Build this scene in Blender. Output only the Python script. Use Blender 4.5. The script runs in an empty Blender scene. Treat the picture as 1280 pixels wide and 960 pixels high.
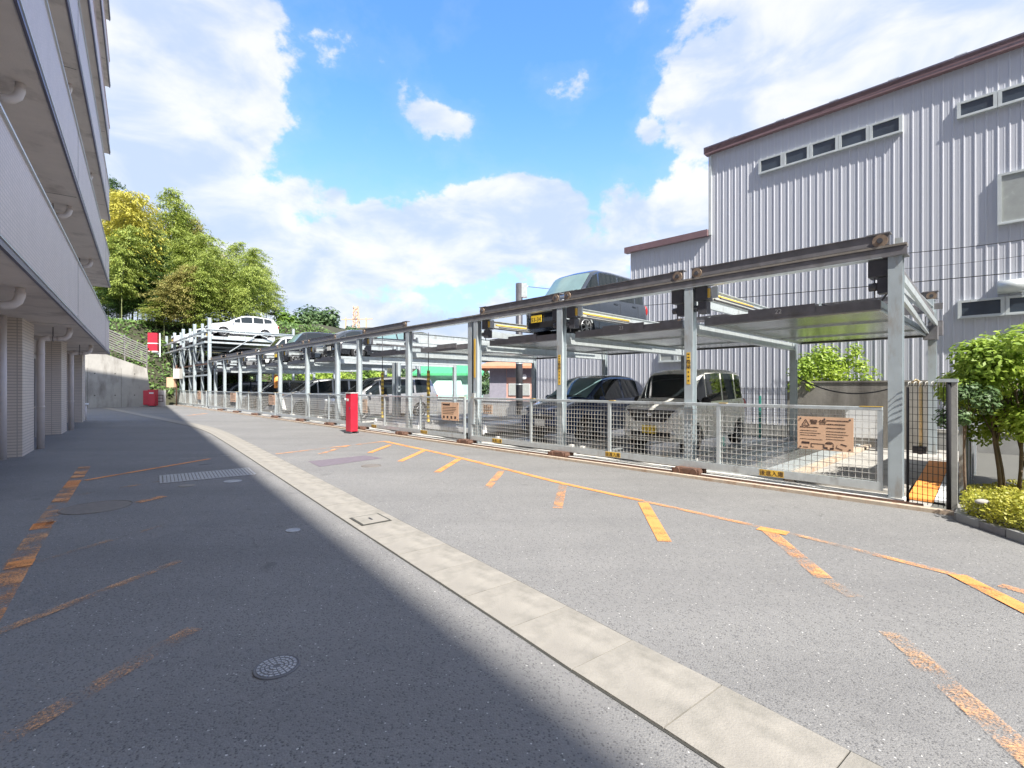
import bpy, math, random
import numpy as np
from mathutils import Vector, Matrix, noise
random.seed(7); rnd = random.Random(11)
C = bpy.context.scene.collection
S = bpy.context.scene
PI = math.pi
# ---------------------------------------------------------------- camera
F = 605.0; CAMZ = 1.5; HOR = 484.0
cd = bpy.data.cameras.new('camera'); cam = bpy.data.objects.new('camera', cd); C.objects.link(cam)
cam.location = (0, 0, CAMZ); cam.rotation_euler = (PI/2, 0, 0)
cd.sensor_width = 36; cd.lens = F/1280*36; cd.shift_y = 4/1280; cd.clip_start = .05; cd.clip_end = 3000
S.camera = cam
# ---------------------------------------------------------------- light
LD = Vector((-.4375, .7735, -1)).normalized()          # direction the sunlight travels
SUN = -LD
sd = bpy.data.lights.new('sun', 'SUN'); sun = bpy.data.objects.new('sun', sd); C.objects.link(sun)
sd.energy = 2.1; sd.angle = math.radians(.55); sd.color = (1, .95, .87)
sun.rotation_euler = LD.to_track_quat('-Z', 'Y').to_euler()
S.view_settings.view_transform = 'Standard'; S.view_settings.look = 'None'
S.view_settings.exposure = 2.16; S.view_settings.gamma = 1
S.cycles.max_bounces = 6
# ---------------------------------------------------------------- node helper
class NT:
    def __init__(s, nt): s.t = nt; s.n = nt.nodes; s.l = nt.links
    def new(s, ty, ins=None, **kw):
        n = s.n.new(ty)
        for k, v in kw.items(): setattr(n, k, v)
        for k, v in (ins or {}).items():
            if hasattr(v, 'is_output') or isinstance(v, bpy.types.NodeSocket): s.l.new(v, n.inputs[k])
            else: n.inputs[k].default_value = v
        return n
    def math(s, op, a, b=0.0, c=None, clamp=False):
        i = {0: a, 1: b}
        if c is not None: i[2] = c
        return s.new('ShaderNodeMath', i, operation=op, use_clamp=clamp).outputs[0]
    def mix(s, f, a, b, bt='MIX'):
        n = s.new('ShaderNodeMix', data_type='RGBA', blend_type=bt)
        for idx, v in ((0, f), (6, a), (7, b)):
            if isinstance(v, bpy.types.NodeSocket): s.l.new(v, n.inputs[idx])
            else: n.inputs[idx].default_value = v if idx == 0 else (tuple(v)+(1,))[:4]
        return n.outputs[2]
    def rng(s, v, a, b, c=0.0, d=1.0, smooth=False):
        n = s.new('ShaderNodeMapRange', {0: v, 1: a, 2: b, 3: c, 4: d})
        if smooth: n.interpolation_type = 'SMOOTHSTEP'
        return n.outputs[0]
    def noise(s, vec, scale, detail=3, rough=.55, dist=0.0):
        return s.new('ShaderNodeTexNoise', {'Vector': vec, 'Scale': scale, 'Detail': detail, 'Roughness': rough, 'Distortion': dist}).outputs[0]
    def vscale(s, vec, xyz):
        return s.new('ShaderNodeVectorMath', {0: vec, 1: xyz}, operation='MULTIPLY').outputs[0]
# ---------------------------------------------------------------- world: daylight sky with clouds
w = bpy.data.worlds.new('World'); S.world = w; w.use_nodes = True
N = NT(w.node_tree); N.n.clear()
sky = N.new('ShaderNodeTexSky'); sky.sky_type = 'NISHITA'; sky.sun_disc = False
sky.sun_elevation = math.asin(SUN.z); sky.sun_rotation = math.atan2(SUN.x, SUN.y)
sky.air_density = 1.0; sky.dust_density = .35; sky.ozone_density = 2.2
tc = N.new('ShaderNodeTexCoord').outputs['Generated']
def pdir(px, py): return Vector(((px-640)/F, 1, (HOR-py)/F)).normalized()
n1 = N.noise(N.vscale(tc, (1, 1, 1.5)), 3.2, 8, .58, .25)
n2 = N.noise(N.vscale(tc, (1, 1, 1.3)), 11, 6, .6, .1)
nn = N.math('ADD', N.math('MULTIPLY', N.math('SUBTRACT', N.math('ADD', N.math('MULTIPLY', n1, .60), N.math('MULTIPLY', n2, .40)), .5), 2.1), .42)
def blob(px, py, rx, ry, wt, soft=.5):
    c = pdir(px, py); k = c.y
    df = N.new('ShaderNodeVectorMath', {0: tc, 1: tuple(c)}, operation='SUBTRACT').outputs[0]
    right = Vector((c.y, -c.x, 0)).normalized(); up = right.cross(c)
    if up.z < 0: up = -up
    a = N.new('ShaderNodeVectorMath', {0: df, 1: tuple(right*(F/(k*rx*(right.x*0+1))))}, operation='DOT_PRODUCT').outputs['Value']
    b = N.new('ShaderNodeVectorMath', {0: df, 1: tuple(up*(F/(k*ry)))}, operation='DOT_PRODUCT').outputs['Value']
    dd = N.new('ShaderNodeVectorMath', {0: df, 1: tuple(c)}, operation='DOT_PRODUCT').outputs['Value']
    r = N.math('SQRT', N.math('ADD', N.math('ADD', N.math('MULTIPLY', a, a), N.math('MULTIPLY', b, b)), N.math('MULTIPLY', N.math('MULTIPLY', dd, dd), 3)))
    return N.rng(r, .75-soft, 1.05+soft, wt, 0, True)
# radii in pixels of the plain pinhole view
cl = None
for bl in [(190, 90, 165, 210, .56, .30), (60, 300, 300, 240, .5, .3), (330, 300, 190, 90, .54, .30), (500, 310, 135, 62, .52, .3),
           (650, 275, 105, 55, .54, .28), (520, 400, 330, 50, .42, .45), (1100, 70, 270, 165, .58, .30), (1330, 300, 460, 260, .55, .35),
           (850, 280, 120, 85, .50, .4), (700, 112, 50, 32, .46, .6), (553, 153, 38, 24, .30, .6), (440, 52, 55, 38, .15, .6),
           (806, 168, 36, 24, .30, .6), (885, 118, 55, 30, .42, .4), (790, 340, 150, 60, .42, .5), (150, 420, 400, 90, .4, .5)]:
    b_ = blob(*bl); cl = b_ if cl is None else N.math('MAXIMUM', cl, b_)
# extra unseen cloud added behind and overhead to lift and whiten the shade
back = N.rng(N.new('ShaderNodeSeparateXYZ', {0: tc}).outputs[1], .1, -.3, 0, .55)
cl = N.math('MAXIMUM', cl, back)
hi = N.rng(N.new('ShaderNodeSeparateXYZ', {0: tc}).outputs[2], .60, .80, 0, .55, True); cl = N.math('MAXIMUM', cl, hi)
low = N.rng(N.new('ShaderNodeSeparateXYZ', {0: tc}).outputs[2], .02, .22, .36, 0, True); cl = N.math('MAXIMUM', cl, low)
dens = N.math('ADD', N.math('MULTIPLY', nn, 1.0), cl)
mask = N.math('ADD', N.math('MULTIPLY', N.rng(dens, .60, .74, 0, 1, True), .82), N.math('MULTIPLY', N.rng(dens, .40, .80), .16))
thick = N.rng(N.noise(N.vscale(tc, (1, 1, 2.0)), 6, 6, .55, .3), .36, .66, 0, 1, True)
tk2 = N.rng(dens, .72, .92, 0, 1)
cc = N.mix(N.math('MULTIPLY', thick, N.math('SUBTRACT', 1.0, N.math('MULTIPLY', tk2, .1))), (.58, .68, .86), (.97, .955, .945))
SKS = .094; CLS = .255
skyc = N.new('ShaderNodeVectorMath', {0: sky.outputs[0], 1: (SKS*.50, SKS*.76, SKS*1.16)}, operation='MULTIPLY').outputs[0]
skyc = N.mix(N.rng(N.new('ShaderNodeSeparateXYZ', {0: tc}).outputs[2], .0, .55, .9, 0, True), skyc, (.15, .185, .245))
cloud = N.new('ShaderNodeVectorMath', {0: cc, 1: (CLS, CLS, CLS)}, operation='MULTIPLY').outputs[0]
col = N.mix(N.math('MULTIPLY', mask, .93), skyc, cloud)
bg = N.new('ShaderNodeBackground', {'Color': col, 'Strength': 1.0})
N.l.new(bg.outputs[0], N.new('ShaderNodeOutputWorld').inputs[0])
w.cycles.sampling_method = 'MANUAL'; w.cycles.sample_map_resolution = 512
# ---------------------------------------------------------------- materials
def mat(name, col, rough=.6, metal=0., var=.12, vs=6., bump=0., bs=40., spec=.5, dirt=None, coat=0.):
    m = bpy.data.materials.new(name); m.use_nodes = True
    n = NT(m.node_tree); p = n.n['Principled BSDF']
    p.inputs['Roughness'].default_value = rough; p.inputs['Metallic'].default_value = metal
    p.inputs['Specular IOR Level'].default_value = spec; p.inputs['Coat Weight'].default_value = coat
    o = n.new('ShaderNodeTexCoord').outputs['Object']
    f = n.rng(n.noise(o, vs, 5, .6), .3, .7)
    c = n.mix(f, tuple(x*(1-var) for x in col), tuple(min(1, x*(1+var)) for x in col))
    if dirt:
        dcol, amt, dsc = dirt
        g = n.rng(n.noise(n.vscale(o, (1, 1, .25)), dsc, 6, .65), .62-.25*amt, .78-.1*amt)
        c = n.mix(g, c, dcol)
    n.l.new(c, p.inputs['Base Color'])
    if rough > .12: n.l.new(n.rng(f, 0, 1, rough*.85, min(1, rough*1.15)), p.inputs['Roughness'])
    if bump:
        b = n.new('ShaderNodeBump', {'Height': n.noise(o, bs, 4, .6), 'Strength': bump, 'Distance': .01})
        n.l.new(b.outputs[0], p.inputs['Normal'])
    return m
def asphalt():
    m = bpy.data.materials.new('asphalt'); m.use_nodes = True; n = NT(m.node_tree); p = n.n['Principled BSDF']
    o = n.new('ShaderNodeTexCoord').outputs['Object']
    big = n.rng(n.noise(o, .35, 5, .6), .3, .7); mid = n.rng(n.noise(o, 3.2, 4, .6), .3, .7)
    c = n.mix(big, (.185, .183, .18), (.245, .241, .234)); c = n.mix(n.math('MULTIPLY', mid, .35), c, (.16, .16, .16))
    v = n.new('ShaderNodeTexVoronoi', {'Vector': o, 'Scale': 95.0}); rc = n.new('ShaderNodeSeparateColor', {0: v.outputs['Color']})
    c = n.mix(n.math('MULTIPLY', n.rng(rc.outputs[0], 0, 1), .5), c, (.29, .285, .275))
    dk = n.math('MULTIPLY', n.math('GREATER_THAN', rc.outputs[1], .8), n.math('LESS_THAN', v.outputs['Distance'], .5))
    c = n.mix(n.math('MULTIPLY', dk, .65), c, (.07, .07, .073))
    v2 = n.new('ShaderNodeTexVoronoi', {'Vector': o, 'Scale': 62.0}); r2 = n.new('ShaderNodeSeparateColor', {0: v2.outputs['Color']})
    wt = n.math('MULTIPLY', n.math('GREATER_THAN', r2.outputs[2], .92), n.math('LESS_THAN', v2.outputs['Distance'], n.math('MULTIPLY', r2.outputs[0], .42)))
    c = n.mix(n.math('MULTIPLY', wt, .9), c, (.62, .61, .58))
    st = n.rng(n.noise(n.vscale(o, (1, .5, 1)), 1.3, 6, .7), .58, .75)
    c = n.mix(n.math('MULTIPLY', st, .38), c, (.125, .125, .13))
    wp = n.rng(n.noise(n.new('ShaderNodeMapping', {'Vector': o, 'Rotation': (0, 0, -.90), 'Scale': (.10, 1.1, 1)}).outputs[0], 1.0, 4, .55), .45, .70)
    c = n.mix(n.math('MULTIPLY', wp, .30), c, (.135, .134, .135))
    oil = n.rng(n.noise(o, 2.1, 2, .4), .70, .80); c = n.mix(n.math('MULTIPLY', oil, .6), c, (.08, .08, .082))
    wv = n.new('ShaderNodeVectorMath', {0: o, 1: n.new('ShaderNodeTexNoise', {'Vector': o, 'Scale': 2.5, 'Detail': 5}).outputs['Color']}, operation='ADD').outputs[0]
    ck = n.new('ShaderNodeTexVoronoi', {'Vector': wv, 'Scale': .42}, feature='DISTANCE_TO_EDGE').outputs[0]
    ckm = n.math('MULTIPLY', n.rng(ck, .0, .006, 1, 0), n.rng(n.noise(o, .5, 3), .51, .60))
    c = n.mix(n.math('MULTIPLY', ckm, .38), c, (.045, .045, .045))
    n.l.new(c, p.inputs['Base Color']); p.inputs['Roughness'].default_value = .85; p.inputs['Specular IOR Level'].default_value = .3
    h = n.math('ADD', n.math('MULTIPLY', v.outputs['Distance'], -1.0), n.noise(o, 220, 2))
    b = n.new('ShaderNodeBump', {'Height': h, 'Strength': .55, 'Distance': .006}); n.l.new(b.outputs[0], p.inputs['Normal'])
    return m
def paint(name, col, wear):
    m = mat(name, col, .7, var=.14, vs=14, bump=.3, bs=120)
    n = NT(m.node_tree); p = n.n['Principled BSDF']; out = [x for x in n.n if x.type == 'OUTPUT_MATERIAL'][0]
    g = n.new('ShaderNodeNewGeometry').outputs['Position']
    a = n.math('ADD', n.math('MULTIPLY', n.noise(g, 3.5, 3), .45), n.math('MULTIPLY', n.noise(g, 75, 5, .8), .55))
    k = n.rng(a, .28+wear*.30, .40+wear*.30)
    t = n.new('ShaderNodeBsdfTransparent').outputs[0]
    mx = n.new('ShaderNodeMixShader', {0: k, 1: t, 2: p.outputs[0]}); n.l.new(mx.outputs[0], out.inputs[0])
    return m
def tilemat(name, c1, c2, mortar, bw, bh, ms, bump=.3):
    m = bpy.data.materials.new(name); m.use_nodes = True; n = NT(m.node_tree); p = n.n['Principled BSDF']
    o = n.new('ShaderNodeTexCoord').outputs['Object']; x = n.new('ShaderNodeSeparateXYZ', {0: o})
    v = n.new('ShaderNodeCombineXYZ', {0: n.math('ADD', x.outputs[0], x.outputs[1]), 1: x.outputs[2]}).outputs[0]
    b = n.new('ShaderNodeTexBrick', {'Vector': v, 'Color1': c1+(1,), 'Color2': c2+(1,), 'Mortar': mortar+(1,), 'Scale': 1.0, 'Mortar Size': ms,
              'Brick Width': bw, 'Row Height': bh, 'Bias': 0.0, 'Mortar Smooth': .1})
    b.offset = 0.0
    f = n.rng(n.noise(n.vscale(o, (1, 1, .4)), 1.5, 6, .65), .3, .75, 0, .3)
    c = n.mix(f, b.outputs[0], tuple(k*.6 for k in c1)); n.l.new(c, p.inputs['Base Color']); p.inputs['Roughness'].default_value = .5
    bp = n.new('ShaderNodeBump', {'Height': b.outputs[1], 'Strength': bump, 'Distance': .004}); bp.invert = True; n.l.new(bp.outputs[0], p.inputs['Normal'])
    return m
def leafmat(name, c1, c2, trans=.36):
    m = bpy.data.materials.new(name); m.use_nodes = True; n = NT(m.node_tree); p = n.n['Principled BSDF']
    out = [x for x in n.n if x.type == 'OUTPUT_MATERIAL'][0]
    g = n.new('ShaderNodeNewGeometry').outputs['Random Per Island']
    o = n.new('ShaderNodeTexCoord').outputs['Object']
    f = n.math('ADD', n.math('MULTIPLY', g, .5), n.rng(n.noise(o, .8, 3), .35, .65, 0, .5))
    c = n.mix(f, c1, c2); n.l.new(c, p.inputs['Base Color']); p.inputs['Roughness'].default_value = .5
    t = n.new('ShaderNodeBsdfTranslucent', {'Color': c}).outputs[0]
    mx = n.new('ShaderNodeMixShader', {0: trans, 1: p.outputs[0], 2: t}); n.l.new(mx.outputs[0], out.inputs[0])
    return m
def striped(name, c1, c2, scale):
    m = mat(name, c1, .5); n = NT(m.node_tree); p = n.n['Principled BSDF']
    z = n.new('ShaderNodeSeparateXYZ', {0: n.new('ShaderNodeTexCoord').outputs['Object']}).outputs[2]
    k = n.math('GREATER_THAN', n.math('FRACT', n.math('MULTIPLY', z, scale)), .5)
    n.l.new(n.mix(k, c1, c2), p.inputs['Base Color']); return m
M = dict(
 asphalt=asphalt(),
 ground=mat('ground', (.12, .12, .11), .9, vs=.3, bump=.3),
 gutter=mat('gutter_concrete', (.305, .285, .25), .85, var=.14, vs=2.2, bump=.35, bs=90, dirt=((.20, .19, .165), .7, 3)),
 joint=mat('dark_joint', (.05, .05, .045), .9),
 concrete=mat('concrete', (.40, .385, .355), .85, var=.13, vs=1.2, bump=.3, bs=25, dirt=((.2, .185, .165), .6, 1.6)),
 concrete2=mat('grimy_concrete', (.30, .285, .26), .85, var=.2, vs=1.6, bump=.4, bs=20, dirt=((.12, .11, .10), .8, 1.8)),
 kerb=mat('kerb_concrete', (.50, .42, .33), .85, var=.15, vs=5, dirt=((.30, .17, .10), .5, 5)),
 bright=mat('pale_concrete', (.66, .65, .62), .8, var=.07, vs=2, dirt=((.5, .46, .4), .4, 2)),
 steel=mat('grey_blue_painted_steel', (.46, .52, .55), .42, .2, var=.07, vs=5, dirt=((.30, .25, .20), .4, 4)),
 galv=mat('galvanised_steel', (.60, .65, .66), .35, .45, var=.1, vs=9, dirt=((.4, .4, .38), .3, 5)),
 brown=mat('weathered_brown_steel', (.19, .185, .195), .5, .2, var=.2, vs=6, dirt=((.15, .14, .13), .25, 5)),
 lighttop=mat('rail_head_steel', (.34, .31, .27), .4, .5, var=.15, vs=9),
 dark=mat('dark_motor_paint', (.075, .075, .085), .45, .1, var=.2, vs=8),
 rust=mat('rusty_steel', (.15, .08, .055), .8, .1, var=.4, vs=12, bump=.4, dirt=((.08, .05, .04), .6, 9)),
 roller=mat('roller_steel', (.33, .25, .19), .45, .6, var=.2, vs=20),
 deckmetal=mat('shiny_galvanised_deck', (.52, .53, .50), .22, .75, var=.12, vs=2.5, dirt=((.25, .25, .22), .4, 2)),
 white=mat('white_paint', (.74, .75, .76), .45, var=.05, vs=3, dirt=((.5, .47, .42), .3, 3)),
 yellow=mat('yellow_paint', (.78, .50, .07), .45, var=.08, dirt=((.4, .26, .08), .3, 8)),
 orange=mat('orange_paint', (.92, .36, .08), .55, var=.1),
 red=mat('red_paint', (.52, .02, .045), .4, var=.1, coat=.2),
 tan=mat('faded_tan_board', (.72, .47, .31), .6, var=.05, vs=2, dirt=((.6, .40, .27), .2, 3)),
 ink=mat('dark_print', (.06, .035, .03), .6),
 black=mat('black_rubber', (.018, .018, .02), .7, var=.2),
 glass=mat('dark_glass', (.016, .022, .025), .04, 0, var=.1, spec=.9),
 tealglass=mat('pale_windscreen_glass', (.16, .26, .27), .05, 0, var=.15, vs=2, spec=.9),
 winglass=mat('window_glass', (.05, .065, .085), .12, 0, var=.25, vs=1.2, spec=.8),
 frost=mat('frosted_glass', (.34, .36, .35), .25, 0, var=.08, spec=.6),
 alum=mat('aluminium_frame', (.60, .64, .64), .4, .3, var=.05),
 siding=mat('pale_grey_siding', (.525, .54, .59), .55, .05, var=.04, vs=.5, dirt=((.46, .46, .49), .55, 1.1)),
 maroon=mat('maroon_fascia', (.20, .125, .135), .5, var=.1, vs=3),
 soffit=mat('soffit_plaster', (.72, .65, .60), .9, var=.07, vs=1.5, bump=.4, bs=60, dirt=((.42, .37, .34), .4, 1.2)),
 trim=mat('purple_grey_trim', (.16, .145, .19), .4, .3, var=.1),
 pinkpanel=mat('pink_grey_panel', (.66, .57, .56), .6, var=.04, dirt=((.45, .38, .38), .4, 1.)),
 pipe=mat('cream_pipe', (.68, .62, .59), .45, var=.05),
 wall=mat('beige_render', (.55, .51, .48), .8, var=.06, vs=2, bump=.2),
 tile=tilemat('small_grey_tiles', (.68, .59, .54), (.62, .54, .495), (.46, .40, .37), .10, .05, .006),
 bricktile=tilemat('beige_brick_tiles', (.72, .63, .54), (.67, .585, .51), (.44, .38, .33), .23, .065, .009, .4),
 doorgrey=mat('dark_recess_door', (.10, .085, .085), .6),
 coverdark=mat('cast_iron', (.40, .395, .39), .55, .5, var=.3, vs=20, bump=.4, bs=60),
 coverbrown=mat('brown_cast_iron', (.20, .18, .16), .7, .2, var=.25, vs=12, bump=.4),
 patch=mat('purple_asphalt_patch', (.165, .14, .165), .9, var=.15, vs=10, bump=.4, bs=120),
 car_beige=mat('pale_beige_car_paint', (.78, .78, .73), .28, .2, var=.03, coat=.7),
 car_navy=mat('navy_car_paint', (.035, .07, .17), .2, .4, var=.05, coat=1.),
 car_black=mat('black_car_paint', (.022, .024, .030), .18, .2, var=.05, coat=1.),
 car_slate=mat('dark_slate_car_paint', (.035, .045, .062), .22, .1, var=.05, coat=1.),
 car_grey=mat('dark_silver_car_paint', (.34, .34, .345), .28, .4, var=.05, coat=.8),
 car_white=mat('white_car_paint', (.78, .79, .80), .25, 0, var=.02, coat=.8),
 chrome=mat('chrome', (.75, .76, .77), .15, .95),
 lamp=mat('lamp_lens', (.62, .64, .66), .1, .2, spec=.8),
 redlamp=mat('red_lamp_lens', (.35, .02, .02), .15),
 hubmetal=mat('alloy_wheel', (.42, .43, .44), .35, .7),
 platey=mat('yellow_plate', (.88, .62, .05), .5, var=.03), platew=mat('white_plate', (.75, .76, .74), .5, var=.03),
 meshwire=mat('galvanised_wire', (.60, .60, .57), .5, .3, var=.08, dirt=((.45, .36, .27), .4, 3)),
 darkwire=mat('dark_coated_wire', (.03, .03, .035), .8, spec=.2), cable=mat('black_cable', (.03, .03, .035), .6),
 bark=mat('bark', (.17, .125, .09), .9, var=.3, vs=9, bump=.6, bs=30), culm=mat('bamboo_culm', (.20, .22, .09), .5, var=.2, vs=3),
 soil=mat('hill_soil', (.05, .05, .028), .95, var=.3, vs=.8, bump=.5, bs=3),
 barkdark=mat('ink_of_pallet', (.6, .6, .58), .5),
 pinkhouse=mat('pink_house_wall', (.52, .30, .25), .8, var=.08), greywall=mat('grey_house_wall', (.26, .25, .30), .8),
 rooftile=mat('terracotta_roof', (.62, .25, .14), .7, var=.15, vs=4), tealwall=mat('pale_teal_wall', (.42, .62, .56), .7, var=.06, vs=1),
 greenroof=mat('green_roof', (.08, .42, .18), .5, var=.1), greenfence=mat('green_wire', (.05, .30, .24), .5),
 blk=mat('concrete_block', (.30, .30, .29), .9, var=.15, vs=3, bump=.3),
 paint_fresh=paint('orange_road_paint', (.78, .31, .09), .30), paint_worn=paint('worn_orange_road_paint', (.72, .34, .14), .56),
 paint_faint=paint('faded_orange_road_paint', (.60, .35, .18), .72), paint_faint2=paint('scuffed_orange_road_paint', (.68, .37, .18), .66), paint_white=paint('faded_white_road_paint', (.6, .58, .52), .6),
 bamboo_green=leafmat('bamboo_leaves_green', (.19, .27, .05), (.48, .54, .13)), bamboo_yellow=leafmat('bamboo_leaves_yellow', (.42, .40, .05), (.66, .60, .13)),
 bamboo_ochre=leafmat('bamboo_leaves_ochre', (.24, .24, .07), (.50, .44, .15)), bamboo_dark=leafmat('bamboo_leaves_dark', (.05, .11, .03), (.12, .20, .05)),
 leaf_dark=leafmat('dark_tree_leaves', (.055, .11, .045), (.13, .21, .075), .2), leaf_bright=leafmat('bright_tree_leaves', (.19, .32, .04), (.50, .62, .10)),
 leaf_mid=leafmat('mid_tree_leaves', (.08, .17, .035), (.26, .40, .06)), hedge=leafmat('hedge_leaves', (.22, .26, .03), (.66, .60, .09), .3),
 shrub=leafmat('shrub_leaves', (.06, .13, .035), (.20, .32, .08), .25),
)
M['rodstripe'] = striped('yellow_black_rod', (.80, .58, .08), (.32, .22, .06), 7.0)
M['bwstripe'] = striped('kerb_stone', (.45, .45, .45), (.2, .2, .2), 3)
# ---------------------------------------------------------------- mesh builder
class MB:
    def __init__(s): s.v = []; s.f = []; s.m = []; s.sm = []
    def add(s, vs, fs, mi=0, smooth=False):
        b = len(s.v); s.v += [tuple(v) for v in vs]; s.f += [tuple(b+i for i in f) for f in fs]; s.m += [mi]*len(fs); s.sm += [smooth]*len(fs)
        return s
    def box(s, x0, x1, y0, y1, z0, z1, mi=0):
        return s.add([(x0, y0, z0), (x1, y0, z0), (x1, y1, z0), (x0, y1, z0), (x0, y0, z1), (x1, y0, z1), (x1, y1, z1), (x0, y1, z1)],
                     [(0, 3, 2, 1), (4, 5, 6, 7), (0, 1, 5, 4), (1, 2, 6, 5), (2, 3, 7, 6), (3, 0, 4, 7)], mi)
    def bar(s, a, b, wd, ht=None, mi=0):     # rectangular bar between two points
        a = Vector(a); b = Vector(b); ht = wd if ht is None else ht; d = (b-a).normalized()
        up = Vector((0, 0, 1)) if abs(d.z) < .95 else Vector((0, 1, 0))
        sd = d.cross(up).normalized()*wd/2; u = sd.cross(d).normalized()*ht/2
        vs = [p+k*sd+l*u for p in (a, b) for k, l in ((-1, -1), (1, -1), (1, 1), (-1, 1))]
        return s.add(vs, [(0, 1, 2, 3), (7, 6, 5, 4), (0, 4, 5, 1), (1, 5, 6, 2), (2, 6, 7, 3), (3, 7, 4, 0)], mi)
    def tube(s, pts, r, n=8, mi=0, cap=True):
        pts = [Vector(p) for p in pts]; b = len(s.v); rs = [float(k) for k in r] if isinstance(r, (list, tuple)) else [float(r)]*len(pts)
        ref = None
        for i, p in enumerate(pts):
            d = (pts[min(i+1, len(pts)-1)]-pts[max(i-1, 0)]).normalized()
            if ref is None: ref = Vector((0, 0, 1)) if abs(d.z) < .9 else Vector((0, 1, 0))
            x = d.cross(ref).normalized(); y = x.cross(d).normalized(); ref = y if abs(d.dot(y)) < .9 else ref
            for k in range(n): s.v.append(tuple(p+rs[i]*(math.cos(2*PI*k/n)*x+math.sin(2*PI*k/n)*y)))
        for i in range(len(pts)-1):
            for k in range(n):
                s.f.append((b+i*n+k, b+i*n+(k+1) % n, b+(i+1)*n+(k+1) % n, b+(i+1)*n+k)); s.m.append(mi); s.sm.append(True)
        if cap:
            s.f.append(tuple(b+k for k in range(n))[::-1]); s.f.append(tuple(b+(len(pts)-1)*n+k for k in range(n))); s.m += [mi, mi]; s.sm += [False, False]
        return s
    def cyl(s, a, b, r, n=16, mi=0): return s.tube([a, b], r, n, mi)
    def H(s, x, y, z0, z1, w_=.15, t=.012):    # upright H section, flanges front and back
        s.box(x-w_/2, x+w_/2, y-w_/2, y-w_/2+t, z0, z1); s.box(x-w_/2, x+w_/2, y+w_/2-t, y+w_/2, z0, z1); s.box(x-t/2, x+t/2, y-w_/2+t, y+w_/2-t, z0, z1); return s
    def ellip(s, c, r, n=10, k=6, mi=0):
        b = len(s.v)
        for i in range(k+1):
            t = PI*i/k
            for j in range(n): s.v.append((c[0]+r[0]*math.sin(t)*math.cos(2*PI*j/n), c[1]+r[1]*math.sin(t)*math.sin(2*PI*j/n), c[2]+r[2]*math.cos(t)))
        for i in range(k):
            for j in range(n): s.f.append((b+i*n+j, b+(i+1)*n+j, b+(i+1)*n+(j+1) % n, b+i*n+(j+1) % n)); s.m.append(mi); s.sm.append(True)
        return s
    def mesh(s, name, mats):
        me = bpy.data.meshes.new(name); me.from_pydata(s.v, [], s.f)
        for m_ in (mats if isinstance(mats, (list, tuple)) else [mats]): me.materials.append(M[m_] if isinstance(m_, str) else m_)
        me.polygons.foreach_set('material_index', s.m); me.polygons.foreach_set('use_smooth', s.sm); me.update()
        return me
def link(name, me, parent=None, loc=None, rz=None):
    o = bpy.data.objects.new(name, me); C.objects.link(o)
    if parent is not None: o.parent = parent
    if loc is not None: o.location = loc
    if rz is not None: o.rotation_euler = (0, 0, rz)
    return o
def ob(name, mb, mats, parent=None, loc=None, rz=None, bevel=0):
    o = link(name, mb.mesh(name, mats), parent, loc, rz)
    if bevel:
        b = o.modifiers.new('bevel', 'BEVEL'); b.width = bevel; b.segments = 2; b.limit_method = 'ANGLE'
    return o
def thing(name, label, cat, loc=(0, 0, 0), rz=0., group=None):
    o = bpy.data.objects.new(name, None); C.objects.link(o); o.location = loc; o.rotation_euler = (0, 0, rz); o.empty_display_size = .3
    return tag(o, label, cat, group)
def tag(o, label, cat, group=None):
    o['label'] = label; o['category'] = cat
    if group: o['group'] = group
    return o
def struct(o): o['kind'] = 'structure'; return o
def stuff(o): o['kind'] = 'stuff'; return o
def dup(root, label=None, loc=None, rz=None, group=None):
    r = root.copy(); C.objects.link(r)
    if loc is not None: r.location = loc
    if rz is not None: r.rotation_euler = (0, 0, rz)
    if label: r['label'] = label
    if group: r['group'] = group
    for ch in list(root.children):
        c = ch.copy(); C.objects.link(c); c.parent = r
        for g in list(ch.children):
            d = g.copy(); C.objects.link(d); d.parent = c
    return r
def text(name, body, size, mtl, parent, loc, rot, ax='CENTER', ay='CENTER', vertical=False, squeeze=1.):
    cu = bpy.data.curves.new(name, 'FONT'); cu.body = '\n'.join(body) if vertical else body
    cu.size = size; cu.align_x = ax; cu.align_y = ay; cu.extrude = .0008
    if vertical: cu.space_line = .95
    t = bpy.data.objects.new('t', cu); C.objects.link(t)
    bpy.context.view_layer.update()
    me = bpy.data.meshes.new_from_object(t); bpy.data.objects.remove(t)
    me.materials.clear(); me.materials.append(M[mtl]); o = link(name, me, parent, loc); o.rotation_euler = rot; o.scale = (squeeze, 1, 1)
    return o
# pixel -> ground point
def G(px, py, z=0.): D = F*(CAMZ-z)/(py-HOR); return Vector(((px-640)/F*D, D, z))
# ---------------------------------------------------------------- rack frame: x right along the road edge, y into the rack
P0 = Vector((5.05, 6.365, 0)); RX = Vector((.692, -.7219, 0)).normalized(); RY = Vector((-RX.y, RX.x, 0)); RZ = math.atan2(RX.y, RX.x)
def R(x, y, z=0.): return P0+RX*x+RY*y+Vector((0, 0, z))
def onplane(px, d):                       # rack-frame x where the view ray through px meets the plane y=d
    t = (px-640)/F; a = P0+RY*d
    # (a.x + RX.x x) = t (a.y + RX.y x)
    x = (t*a.y-a.x)/(RX.x-t*RX.y); D = a.y+RX.y*x
    return x, D
def zat(py, D): return CAMZ+(HOR-py)/F*D
# left building frame: x along the facade (away), y = distance to the left of the camera line
UB = Vector((-.607, .7948, 0)).normalized(); NB = Vector((-UB.y, UB.x, 0)); BZ = math.atan2(UB.y, UB.x)
def Bd(a, c, z=0.): return UB*a+NB*c+Vector((0, 0, z))
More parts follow.
